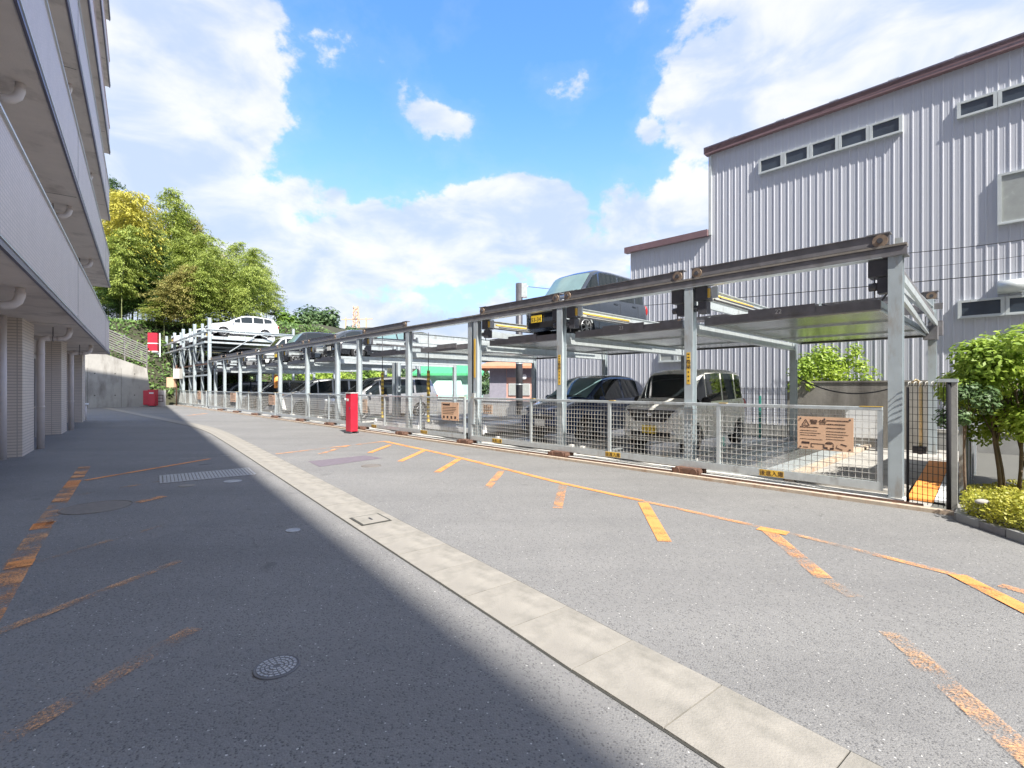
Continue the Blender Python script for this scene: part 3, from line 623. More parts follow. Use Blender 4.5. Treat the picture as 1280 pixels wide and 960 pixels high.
# ================================================================ warehouse on the right
WD = 8.5
wh = thing('warehouse', 'pale grey ribbed steel warehouse with maroon roof edge behind the parking rack', 'building', R(0, WD), RZ)
xl, Dl = onplane(888, WD); xm, Dm = onplane(788, WD); xe, De = onplane(668, WD)
zc = zat(190, Dl); xr_, Dr = onplane(1280, WD); zr2 = zat(45+7, Dr); slope = (zr2-zc)/(xr_-xl)
zm1 = zat(292, Dl); zm0 = zat(313, Dm); sl2 = (zm1-zm0)/(xl-xm)
XR = 11.0
def top_main(x): return zc+slope*(x-xl)
ob('wall_core', MB().add([(xl, .06, 0), (XR, .06, 0), (XR, .06, top_main(XR)), (xl, .06, top_main(xl)), (xl, 14, 0), (XR, 14, 0), (XR, 14, top_main(XR)), (xl, 14, top_main(xl))],
   [(0, 1, 2, 3), (1, 5, 6, 2), (5, 4, 7, 6), (4, 0, 3, 7), (3, 2, 6, 7)]).add([(xm, .06, 0), (xl, .06, 0), (xl, .06, zm1), (xm, .06, zm0), (xm, 12, 0), (xl, 12, 0), (xl, 12, zm1), (xm, 12, zm0)],
   [(0, 1, 2, 3), (5, 4, 7, 6), (4, 0, 3, 7), (3, 2, 6, 7)]).box(xe, xm, .06, 9, 0, 3.5), 'siding', wh)
PW = .20
prof = [(0, 0), (.008, -.014), (.030, -.014), (.042, 0), (.118, 0), (.121, -.003), (.127, -.003), (.13, 0), (PW, 0)]
def pan(name='siding_panel'):
    vs = [(x, y, z) for z in (0, 1) for x, y in prof]; k = len(prof)
    return MB().add(vs, [(i, i+1, k+i+1, k+i) for i in range(k-1)]).mesh(name, 'siding')
pm = pan(); x = xe
while x < XR-.05:
    h = 3.5 if x < xm-.1 else (zm0+sl2*(x-xm) if x < xl-.1 else top_main(x)-.05)
    o = link('siding_panel', pm, wh, (x, .03, .1)); o.scale = (1, 1, h-.1); x += PW
ob('plinth', MB().box(xe, XR, -.03, .05, 0, .32), 'blk', wh)
ob('corner_trim', MB().box(xl-.05, xl+.04, -.04, .05, zm1-.05, top_main(xl)-.15), 'alum', wh)
def fascia(x0, x1, z0, z1, nm='fascia'):
    h = .22; v = []
    for y0, y1 in ((-.13, .1),):
        v = [(x0, y0, z0-h), (x1, y0, z1-h), (x1, y0, z1), (x0, y0, z0), (x0, y1, z0-h), (x1, y1, z1-h), (x1, y1, z1), (x0, y1, z0)]
    return MB().add(v, [(0, 1, 2, 3), (0, 4, 5, 1), (3, 2, 6, 7), (0, 3, 7, 4), (1, 5, 6, 2)])
ob('fascia', fascia(xl-.15, XR, top_main(xl-.15)+.12, top_main(XR)+.12), 'maroon', wh)
ob('roof_edge', fascia(xl-.18, XR, top_main(xl-.18)+.16, top_main(XR)+.16).add([], []), 'trim', wh).scale = (1, 1, 1)
wh.children[-1].location = (0, .012, 0)
ob('lower_fascia', fascia(xm-.2, xl-.06, zm0+.12, zm1+.14), 'maroon', wh)
ob('roof', MB().add([(xl-.1, .1, top_main(xl)+.1), (XR, .1, top_main(XR)+.1), (XR, 14, top_main(XR)+1.2), (xl-.1, 14, top_main(xl)+1.2)], [(0, 1, 2, 3)]), 'maroon', wh)
for px in (912, 972, 1040, 1115, 1200):
    x, D = onplane(px, WD-.3); ob('roof_vent', MB().box(x-.12, x+.12, -.10, .14, top_main(x)+.10, top_main(x)+.20), 'alum', wh)
def wgroup(px0, py0t, py0b, px1, n, matg='winglass', xend=None, fr=.055):
    x0, D0 = onplane(px0, WD); zt = zat(py0t, D0); zb = zat(py0b, D0)
    x1 = xend if xend is not None else onplane(px1, WD)[0]; st = (x1-x0)/n
    for k in range(n):
        a, b = x0+k*st+.004, x0+(k+1)*st-.004
        f_ = ob('window', MB().box(a, b, -.055, .04, zb, zb+fr).box(a, b, -.055, .04, zt-fr, zt).box(a, a+fr*1.3, -.055, .04, zb+fr, zt-fr).box(b-fr*1.3, b, -.055, .04, zb+fr, zt-fr), 'alum', wh)
        ob('pane', MB().box(a+fr*1.3, b-fr*1.3, -.025, -.015, zb+fr, zt-fr), matg, f_)
        ob('sill', MB().box(a, b, -.075, -.055, zb-.01, zb+.025), 'alum', f_)
wgroup(948.6, 200.8, 218.8, 1128.5, 5)
wgroup(1196, 130, 150, 1280, 6, xend=onplane(1196, WD)[0]+(onplane(1128.5, WD)[0]-onplane(948.6, WD)[0])*6/5)
wgroup(1197, 376.5, 398.5, 1280, 5, xend=onplane(1197, WD)[0]+4.2)
wgroup(1246.5, 219, 282, 1300, 1, 'frost', xend=onplane(1246.5, WD)[0]+1.5)
wgroup(824, 440, 453, 868, 2, 'frost')
x, D = onplane(1247, WD); z0 = zat(368, D)
v_ = ob('vent_hood', MB().tube([(x, -.16, z0+.15), (x+.5, -.16, z0+.15)], .15, 16).box(x, x+.5, -.16, .03, z0, z0+.3), 'alum', wh)
x, D = onplane(1093, WD); ob('low_vent', MB().box(x, x+.55, -.05, .03, 1.3, 1.52), 'doorgrey', wh)
for i, (px, py) in enumerate([(953, 303), (1100, 170)]):
    pass
# low block wall at the foot of the warehouse and concrete wall behind the rack
bw = thing('block_wall', 'long low grey block wall along the foot of the warehouse', 'wall', R(0, 7.35), RZ)
ob('wall_body', MB().box(-3.0, 12, 0, .15, 0, .42), 'blk', bw)
for k in range(24): ob('coping_block', MB().box(-3.0+k*.62, -3.0+k*.62+.608, -.015, .165, .42, .48), 'concrete', bw)
xa, Da = onplane(984, 6.3); xb, Db = onplane(1132, 6.3)
cw = tag(ob('rear_wall', MB().box(xa, xb+.4, 0, .18, 0, 1.62).box(xa-.02, xb+.42, -.02, .2, 1.62, 1.66), 'concrete2', None, R(0, 6.3), RZ), 'stained waist high concrete wall behind the rightmost parking bay', 'wall')
x, D = onplane(1043, 7.3)
tree('bright green bush rising above the stained concrete wall', R(x, 7.0), 1.3, .5, 1.1, 2.98, 5200, .105, 'leaf_bright', 61, clumps=46, cs=.25, name='bush', cat='bush', r0=.04)
# power cables in front of the warehouse
def cable(label, a, b, sag, r_=.012):
    P_ = [a.lerp(b, t)-Vector((0, 0, sag*4*t*(1-t))) for t in np.linspace(0, 1, 24).tolist()]
    tag(ob('cable', MB().tube([p-a for p in P_], r_, 5), 'cable', None, a), label, 'cable')
def rp(px, py, d): x, D = onplane(px, d); return R(x, d, zat(py, D))
cable('thick black cable running low across the ribbed warehouse wall', rp(560, 398, 7.9), rp(1330, 335, 7.9), .12, .011)
cable('thin dark cable above the thick one on the warehouse wall', rp(1100, 319, 7.8), rp(1330, 292, 7.8), .05, .009)
cable('faint thin wire between the two dark cables', rp(1130, 336, 7.8), rp(1330, 312, 7.8), .04, .005)
# ================================================================ parking rack (fixed frame)
RW = 5.6
near = [0, -2.82, -5.74, -8.59, -11.9, -15.2, -17.0, -20.0, -23.4, -26.5, -30.1, -33.5]
rack = thing('parking_rack', 'long two level steel parking rack with grey blue posts and brown overhead rail', 'parking rack', R(0, 0), RZ)
pmesh = MB().H(0, 0, 0, 3.21).mesh('front_post', 'steel'); rmesh = MB().H(0, 0, 0, 3.15, .14).mesh('rear_post', 'steel')
bpl = MB().box(-.13, .13, -.13, .13, 0, .02).box(-.1, -.07, -.12, -.09, .02, .045).box(.07, .1, -.12, -.09, .02, .045).mesh('base_plate', 'rust')
xm_ = MB().box(-.035, .035, .08, RW-.08, 2.44, 2.60).box(-.075, .075, .08, RW-.08, 2.425, 2.44).mesh('cross_beam', 'galv')
for i, x in enumerate(near):
    p = link('front_post', pmesh, rack, (x, 0, 0)); link('base_plate', bpl, p)
    xr = x-(.15 if i == 0 else 0); p = link('rear_post', rmesh, rack, (xr, RW, 0)); link('base_plate', bpl, p)
    if i: link('cross_beam', xm_, rack, (x, 0, 0))
link('front_post', pmesh, rack, (-8.85, .02, 0))
# twin inner posts seen between bays
for x in (-15.9, -16.2): link('inner_post', rmesh, rack, (x, 2.0, 0))
ob('post_stub', MB().H(.03, 0, 3.36, 3.45, .08), 'steel', rack); ob('post_stub', MB().H(-.15, RW, 3.16, 3.36, .09), 'steel', rack)
ob('cap_plate', MB().box(-.13, .13, -.11, .11, 3.21, 3.222), 'brown', rack)
# end beams on the right: from the front post to the rear post
ob('end_beam', MB().bar((.02, .08, 3.03), (-.14, RW-.08, 3.02), .05, .13), 'brown', rack)
ob('end_beam', MB().bar((.06, .08, 2.93), (-.08, RW+.05, 2.83), .045, .10), 'galv', rack)
ob('end_beam', MB().bar((.02, .08, 2.74), (-.2, RW-.3, 2.66), .045, .09), 'galv', rack)
ob('end_bracket', MB().box(-.27, -.04, RW-.35, RW-.12, 2.5, 2.78).box(-.2, .02, RW-.12, RW+.1, 2.60, 2.9), 'brown', rack)
for a, b in [(.12, -8.7), (-8.7, -15.3), (-15.32, -37.6)]:
    t = ob('front_track', MB().box(b, a, -.06, -.052, 3.222, 3.34).box(b, a, -.06, .06, 3.222, 3.234).box(b, a, -.06, .06, 3.33, 3.342), 'brown', rack)
    ob('rail_head', MB().box(b, a, -.075, .045, 3.343, 3.372), 'lighttop', t); ob('bottom_flange', MB().box(b, a, -.085, .07, 3.212, 3.2215), 'galv', t)
    t = ob('rear_track', MB().box(b-.15, a-.1, RW-.06, RW-.05, 3.15, 3.28).box(b-.15, a-.1, RW-.05, RW+.06, 3.272, 3.282), 'brown', rack)
# yellow notice strips on the posts
def strip(x, z0, z1, s_=1.):
    st = ob('notice_strip', MB().box(x-.034, x+.034, -.0785, -.0755, z0, z1), 'yellow', rack)
    zz = z0+(z1-z0)*.62
    text('strip_lettering', '格納', .085*s_, 'ink', st, (x, -.0795, zz), (PI/2, 0, 0), vertical=True)
    for k in range(4): ob('strip_lettering', MB().box(x-.012, x+.012, -.080, -.0788, z0+.05+k*.075, z0+.075+k*.075), 'ink', st)
    for k in range(3): ob('strip_lettering', MB().box(x-.018, x+.018, -.080, -.0788, z1-.04-k*.055, z1-.022-k*.055), 'ink', st)
strip(-2.82, 1.55, 2.1); strip(-5.74, 1.55, 2.2); 
ob('control_box', MB().box(-8.66, -8.56, -.15, -.08, .55, 1.35), 'steel', rack); ob('notice_strip', MB().box(-8.64, -8.58, -.084, -.078, 1.75, 2.75), 'yellow', rack)
ob('orange_cover', MB().cyl((-27.6, 1.2, 1.45), (-27.6, 1.2, 2.2), .14, 12), 'orange', rack)
for px in (478, 535.5):
    x, D = onplane(px, .5)
    t = tag(ob('striped_rod', MB().box(-.04, .04, -.03, .03, .42, 2.02), 'rodstripe', None, R(x, .5), RZ), 'yellow and black rod hanging %s' % ('in front of the dark minivan side door' if px < 500 else 'in front of the dark minivan rear wheel'), 'rod', 'striped rods hanging in the empty bays')
    ob('rod_cable', MB().cyl((0, 0, 2.02), (0, 0, 3.2), .012, 6).cyl((0, 0, .1), (0, 0, .42), .01, 6), 'dark', t)
# ground track along the rack
kb = struct(ob('rack_kerb', MB().box(-56, 1.55, -.46, -.36, 0, .05), 'kerb', None, R(0, 0), RZ))
struct(ob('rack_floor', MB().box(-56, .35, -.36, 7.2, 0, .012), 'concrete', None, R(0, 0), RZ))
ob('floor_strip', MB().box(-56, .1, -.19, .12, .0125, .055).box(-56, .1, .20, .42, .012, .02), 'bright', bpy.data.objects['rack_floor'])
gt = thing('gate_track', 'rusty twin ground rails with bogies running below the mesh gates', 'rail track', R(0, 0), RZ)
for y in (-.32, -.235): ob('ground_rail', MB().box(-55, .3, y-.03, y+.03, .013, .03).box(-55, .3, y-.012, y+.012, .03, .055), 'rust', gt)
bog = MB().box(-.24, .24, -.34, -.30, .03, .13).box(-.24, .24, -.10, -.06, .03, .13).box(-.2, .2, -.30, -.10, .09, .14).cyl((-.15, -.36, .085), (-.15, -.04, .085), .06, 12).cyl((.15, -.36, .085), (.15, -.04, .085), .06, 12).mesh('bogie', 'rust')
for x in [-2.75, -5.6, -8.8, -11.9, -14.6, -17.2, -20.2, -23.4, -26.5, -30, -33.5]: link('bogie', bog, gt, (x, 0, 0))
# ================================================================ sliding gates
def gate(x0, x1, nseg, label, stripes=()):
    g = thing('sliding_gate', label, 'gate', R(x0, -.12), RZ, 'sliding mesh gates'); L = x0-x1
    ob('top_rail', MB().box(-L, 0, -.028, .028, 1.19, 1.24), 'galv', g, bevel=.008); ob('bottom_rail', MB().box(-L, 0, -.03, .03, .14, .25), 'galv', g)
    ps = MB().box(-.028, .028, -.025, .025, .23, 1.19).mesh('gate_post', 'galv')
    for k in range(nseg+1): link('gate_post', ps, g, (-.028-(L-.056)*k/nseg, 0, 0))
    mb = MB(); nv = int(L/.075)
    for k in range(1, nv): x = -k*.075; mb.box(x-.0032, x+.0032, -.0032, .0032, .23, 1.0)
    stuff(ob('mesh_uprights', mb, 'meshwire', g)); mb = MB()
    for k in range(11): z = .27+k*.085; mb.box(-L+.03, -.03, -.0095, -.0033, z-.0035, z+.0035)
    stuff(ob('mesh_bars', mb, 'meshwire', g))
    mb = MB(); k = 0
    while k*.075 < L-.1:
        x = -k*.075; mb.box(x-.002, x+.002, .004, .008, 1.0, 1.19); k += 1
    for z in (1.06, 1.12): mb.box(-L+.03, -.03, .0085, .012, z-.0018, z+.0018)
    stuff(ob('upper_mesh', mb, 'meshwire', g))
    for xs_, tx in stripes:
        s_ = ob('notice_sticker', MB().box(-xs_-.17, -xs_+.17, -.0335, -.0305, .148, .243), 'yellow', g)
        text('sticker_lettering', tx, .085, 'ink', s_, (-xs_, -.0345, .19), (PI/2, 0, 0))
    for k in range(nseg+1): ob('yellow_tab', MB().box(-L*k/nseg-(.0 if k else .25), -L*k/nseg+(.12 if k else 0), -.031, .031, 1.24, 1.245), 'yellow', g)
    return g
g1 = gate(-.12, -8.7, 4, 'nearest long mesh gate in front of the three rightmost bays', [(1.35, '後進入庫'), (4.2, '後進入庫'), (7.55, '後進入庫')])
gate(-8.95, -15.3, 3, 'second mesh gate between the grey control post and the red cabinet', [(1.9, '後進入庫'), (4.9, '後進入庫')])
gate(-15.5, -23.5, 4, 'third mesh gate in front of the dark and white minivans'); gate(-23.7, -30.2, 3, 'fourth mesh gate left of the white minivan'); gate(-30.4, -37.3, 3, 'fifth mesh gate before the tall rack begins'); gate(-37.8, -54.2, 7, 'farthest gate in front of the three level rack')
# warning boards
def board(px0, px1, py0, py1, d, label, detail):
    x0, D0 = onplane(px0, d); x1, D1 = onplane(px1, d); w_ = x1-x0; zt = zat(py0, D0); zb = zat(py1, D0); h_ = zt-zb
    b = thing('warning_board', label, 'sign', R(x0, d, zb), RZ, 'tan warning boards')
    ob('board', MB().box(0, w_, -.006, 0, 0, h_), 'tan', b)
    ob('fixing_bolt', MB().cyl((.04, -.012, .03), (.04, -.006, .03), .012, 8).cyl((w_-.04, -.012, .03), (w_-.04, -.006, .03), .012, 8).cyl((.04, -.012, h_-.03), (.04, -.006, h_-.03), .012, 8).cyl((w_-.04, -.012, h_-.03), (w_-.04, -.006, h_-.03), .012, 8).cyl((w_/2, -.012, h_-.03), (w_/2, -.006, h_-.03), .012, 8).cyl((w_/2, -.012, .03), (w_/2, -.006, .03), .012, 8), 'dark', b)
    rt = (PI/2, 0, 0); y = -.0075
    mb = MB()
    def tri(cx, cz, s_, t_):
        q = [(cx, cz+s_), (cx-s_*.95, cz-s_*.65), (cx+s_*.95, cz-s_*.65)]
        for i in range(3):
            a, c2 = q[i], q[(i+1) % 3]; mb.bar((a[0], y, a[1]), (c2[0], y, c2[1]), .002, t_)
        mb.bar((cx, y, cz+s_*.45), (cx, y, cz-s_*.05), .002, t_*1.3); mb.bar((cx, y, cz-s_*.25), (cx, y, cz-s_*.42), .002, t_*1.3)
    if detail:
        tri(w_*.155, h_*.80, h_*.11, .008)
        text('lettering', '警告', h_*.155, 'ink', b, (w_*.385, y, h_*.83), rt, squeeze=1.5)
        r = random.Random(5)
        for col_, rows in ((0, (.66, .56, .49, .42, .30)), (1, (.88, .77, .66, .56, .48, .41, .33))):
            for q_, z in enumerate(rows):
                x = (.05 if col_ == 0 else .53)*w_; xe_ = (.47 if col_ == 0 else .95)*w_-r.uniform(0, .12)*w_
                hh = h_*(.028 if z > .64 else .016)
                while x < xe_:
                    l_ = r.uniform(.012, .03)*w_; mb.box(x, min(x+l_, xe_), y-.0005, y+.001, z*h_, z*h_+hh*r.uniform(.7, 1.2)); x += l_+.006*w_
        for k in range(4):
            cx = w_*(.155+.215*k); cz = h_*.14
            if k == 2:
                for a_ in range(16): mb.bar((cx+h_*.12*math.cos(a_*PI/8), y, cz+h_*.12*math.sin(a_*PI/8)), (cx+h_*.12*math.cos((a_+1)*PI/8), y, cz+h_*.12*math.sin((a_+1)*PI/8)), .002, .007)
                mb.box(cx-.04, cx+.03, y-.0005, y+.001, cz+.02, cz+.04).box(cx-.06, cx-.02, y-.0005, y+.001, cz-.045, cz-.02).box(cx+.01, cx+.055, y-.0005, y+.001, cz-.05, cz-.025)
            elif k == 1:
                mb.box(cx-.07, cx+.07, y-.0005, y+.001, cz+.012, cz+.022).box(cx-.08, cx-.07, y-.0005, y+.001, cz-.03, cz+.022).box(cx+.07, cx+.08, y-.0005, y+.001, cz-.03, cz+.022).box(cx-.08, cx-.04, y-.0005, y+.001, cz-.035, cz-.026)
            elif k == 0: mb.box(cx-.05, cx+.05, y-.0005, y+.001, cz+.01, cz+.04).box(cx-.03, cx+.03, y-.0005, y+.001, cz-.045, cz-.035)
            else: mb.bar((cx-.06, y, cz-.02), (cx+.01, y, cz-.045), .002, .012).bar((cx-.01, y, cz+.035), (cx+.06, y, cz+.015), .002, .014).bar((cx-.06, y, cz-.02), (cx-.05, y, cz+.02), .002, .005)
    else:
        r = random.Random(int(px0))
        mb.box(.08*w_, .5*w_, y-.0005, y+.001, .82*h_, .92*h_)
        for k in range(5): mb.box(.08*w_, r.uniform(.7, .92)*w_, y-.0005, y+.001, (.35+.09*k)*h_, (.375+.09*k)*h_)
        for k in range(4): mb.box((.1+.22*k)*w_, (.2+.22*k)*w_, y-.0005, y+.001, .1*h_, .24*h_)
    stuff(ob('small_print', mb, 'ink', b))
board(997, 1067, 520, 560, -.17, 'large tan warning board with triangle and car pictograms on the nearest gate', True)
board(552, 573.5, 502.5, 524.5, -.17, 'tan warning board on the second gate beside the control post', False)
board(604, 615.5, 505.5, 517, .3, 'small tan board hanging behind the left end of the nearest gate', False)
board(452, 459, 499, 516, .2, 'narrow tan board behind the second gate next to the red cabinet', False)
board(336, 344, 493.5, 505.5, -.17, 'tan board on the third gate by the white minivan', False)
board(288, 295, 491, 502, -.17, 'tan board on the fourth gate', False)
board(247, 251, 489, 499, -.17, 'farthest small tan board on the last gate', False)
# ================================================================ lifts: rolling upper frames with their pallets
def pallet_parts(t, wdt, y0, y1, z, num=None, top='deckmetal'):
    p = ob('pallet', MB().box(-wdt/2, wdt/2, y0, y1, z, z+.03), 'deckmetal', t)
    ob('pallet_front', MB().box(-wdt/2-.03, wdt/2+.03, y0-.05, y0, z-.02, z+.10).box(-wdt/2-.03, wdt/2+.03, y0-.05, y0+.10, z-.032, z-.02), 'brown', p)
    ob('pallet_back', MB().box(-wdt/2-.03, wdt/2+.03, y1, y1+.05, z-.02, z+.09).box(-wdt/2-.03, wdt/2+.03, y1-.08, y1+.05, z-.032, z-.02), 'brown', p)
    f_ = ob('number_plate_holder', MB().box(-.50, .45, y0-.065, y0-.052, z+.02, z+.145), 'brown', p)
    for sx in (-1, 1):
        a = sx*wdt/2; ob('pallet_side', MB().box(min(a, a-sx*.02), max(a, a-sx*.02), y0, y1, z-.03, z+.12), 'galv', p)
        ob('wheel_guide', MB().box(sx*wdt*.30-.02, sx*wdt*.30+.02, y0+.1, y1-.1, z+.03, z+.07), 'galv', p)
    for k in range(2):
        yy = y0+1.7+k*(y1-y0-3.2); ob('underside_rib', MB().box(-wdt/2+.02, wdt/2-.02, yy-.015, yy+.015, z-.025, z), 'galv', p)
    if num: text('number', num, .10, 'barkdark', f_, (-.05, y0-.067, z+.075), (PI/2, 0, 0))
    return p
def lift(wdt, yel=True):
    t = thing('lift_frame', 'x', 'parking lift', (0, 0, 0), RZ, 'rolling upper lift frames with pallets'); h = wdt/2
    for y, nm in ((0, 'front_rail'), (RW, 'rear_rail')):
        ob(nm, MB().box(-h, h, y-.04, y-.03, 3.39, 3.53).box(-h, h, y-.06, y+.05, 3.53, 3.538).box(-h, h, y-.06, y+.05, 3.382, 3.39), 'brown', t)
        for sx in (-1, 1):
            q_ = ob('roller', MB().cyl((sx*(h-.1), y-.07, 3.445), (sx*(h-.1), y-.045, 3.445), .085, 18), 'roller', t); ob('roller_hub', MB().cyl((sx*(h-.1), y-.09, 3.445), (sx*(h-.1), y-.07, 3.445), .035, 10), 'dark', q_)
            ob('end_bracket', MB().box(sx*(h-.12)-.13, sx*(h-.12)+.13, y-.06, y+.08, 3.533, 3.55), 'brown', t)
    for sx in (-1, 1):
        x = sx*(h-.12)
        ob('side_arm', MB().box(x-.03, x+.03, .12, RW-.12, 3.02, 3.20).box(x-.06, x+.06, .12, RW-.12, 3.20, 3.212), 'galv', t)
        ob('arm_hanger', MB().box(x-.06, x+.06, .06, .14, 3.0, 3.37).box(x-.06, x+.06, RW-.14, RW-.06, 3.0, 3.37), 'steel', t)
        m_ = ob('motor_box', MB().box(x-.10-sx*.02, x+.12-sx*.02, -.02, .22, 2.98, 3.21), 'dark', t, bevel=.01)
        ob('gear_housing', MB().box(x-.02, x+.12, 0, .16, 2.76, 2.96).cyl((x-.12, .06, 2.86), (x-.02, .06, 2.86), .055, 12), 'dark', m_)
        ob('chain', MB().box(x-.07, x-.055, .09, .105, 2.7, 3.0), 'brown', t); ob('chain', MB().box(x-.07, x-.055, RW-.2, RW-.185, 2.7, 3.0), 'brown', t)
    x = -(h-.12)
    if yel: ob('yellow_rod', MB().cyl((x+.11, .3, 3.1), (x+.11, 2.1, 3.1), .022, 8), 'yellow', t)
    ob('drive_shaft', MB().cyl((x+.17, .2, 3.0), (x+.17, 4.9, 3.0), .02, 8).cyl((x+.23, .3, 3.03), (x+.23, 3.6, 3.03), .016, 8), 'dark', t)
    ob('switch_bracket', MB().box(x+.02, x+.14, .02, .06, 3.0, 3.2).box(x+.2, x+.3, .02, .06, 3.0, 3.19), 'galv', t); ob('cam_block', MB().box(x+.12, x+.17, .0, .05, 3.02, 3.17), 'yellow', t)
    ob('cross_tie', MB().box(-h+.15, h-.15, RW-.35, RW-.3, 3.05, 3.15), 'brown', t)
    return t
def make_lift(xc, wdt, label, num=None, proto={}):
    t = lift(wdt, xc > -9); t.location = R(xc, 0, 0); t['label'] = label; pallet_parts(t, wdt-.32, .22, RW-.1, 2.60, num); return t
make_lift(-1.42, 2.72, 'nearest upper lift frame, empty, with the pallet numbered 22', '22')
make_lift(-4.28, 2.70, 'upper lift frame between the empty end one and the dark van, its pallet empty', '23')
make_lift(-7.1, 2.68, 'upper lift frame carrying the dark kei van with yellow plate')
make_lift(-13.4, 2.9, 'upper lift frame above the red cabinet, empty'); 
L5 = make_lift(-18.45, 2.8, 'upper lift frame carrying the dark low sedan'); 
dup(L5, 'upper lift frame carrying the second dark car from the right', R(-21.7, 0)); dup(L5, 'upper lift frame carrying the green glassed compact', R(-24.95, 0))
dup(L5, 'upper lift frame fourth from the tall rack end', R(-28.3, 0)); dup(L5, 'upper lift frame nearest to the tall rack, under the white wagon deck', R(-31.8, 0)); dup(L5, 'upper lift frame at the joint with the tall rack', R(-35.4, 0))
# the bay without a rolling frame keeps a bare pallet on fixed arms
t = thing('bare_pallet', 'empty upper pallet on plain arms between the dark van lift and the next frame', 'parking pallet', R(-10.25, 0), RZ); pallet_parts(t, 2.7, .3, RW-.1, 2.60)
ob('side_arm', MB().box(-1.42, -1.36, .1, RW, 2.86, 3.02).box(1.36, 1.42, .1, RW, 2.86, 3.02), 'galv', t)
# lower pallets
def lower(x0, x1, z, label, side=.12, m_='deckmetal', sm='bright', y0=.5, y1=5.9):
    t = thing('lower_pallet', label, 'parking pallet', R((x0+x1)/2, 0), RZ, 'ground level pallets'); h = (x1-x0)/2
    ob('deck', MB().box(-h, h, y0, y1, z-.03, z), m_, t)
    for sx in (-1, 1): ob('side_curb', MB().box(sx*h-.04, sx*h+.04, y0, y1, z-.06, z+side), sm, t)
    ob('front_lip', MB().box(-h, h, y0-.05, y0, z-.10, z+.02), sm, t); ob('wheel_track', MB().box(-h*.62-.12, -h*.62+.12, y0+.1, y1-.1, z, z+.012).box(h*.62-.12, h*.62+.12, y0+.1, y1-.1, z, z+.012), 'galv', t)
    return t
tag(ob('end_platform', MB().box(-1.28, .05, .35, 6.1, .012, .07), 'concrete', None, R(0, 0), RZ), 'light concrete platform at the right end behind the nearest gate', 'platform')
tag(ob('edge_beam', MB().box(-1.44, -1.3, .35, 6.1, .012, .13), 'kerb', None, R(0, 0), RZ), 'long tan edge beam beside the light concrete platform', 'beam')
lower(-2.75, -1.5, .10, 'bare steel ground pallet beside the tan edge beam', .05, 'deckmetal', 'galv')
lower(-5.6, -3.0, .13, 'ground pallet under the beige kei van', .06); lower(-8.4, -5.9, .14, 'ground pallet under the navy hatchback', .06)
lower(-11.7, -8.9, .32, 'raised empty ground pallet coloured sunlit white beside the control post', .14, 'white', 'white'); lower(-15.0, -12.1, .26, 'empty ground pallet coloured sunlit white behind the red cabinet side', .12, 'white', 'white')  # both pallets carry sunlit brightness in their white colour
lower(-19.9, -17.0, .13, 'ground pallet under the dark minivan', .08); lower(-26.4, -23.5, .13, 'ground pallet under the white minivan', .08); lower(-23.2, -20.2, .13, 'ground pallet between the two minivans', .08)
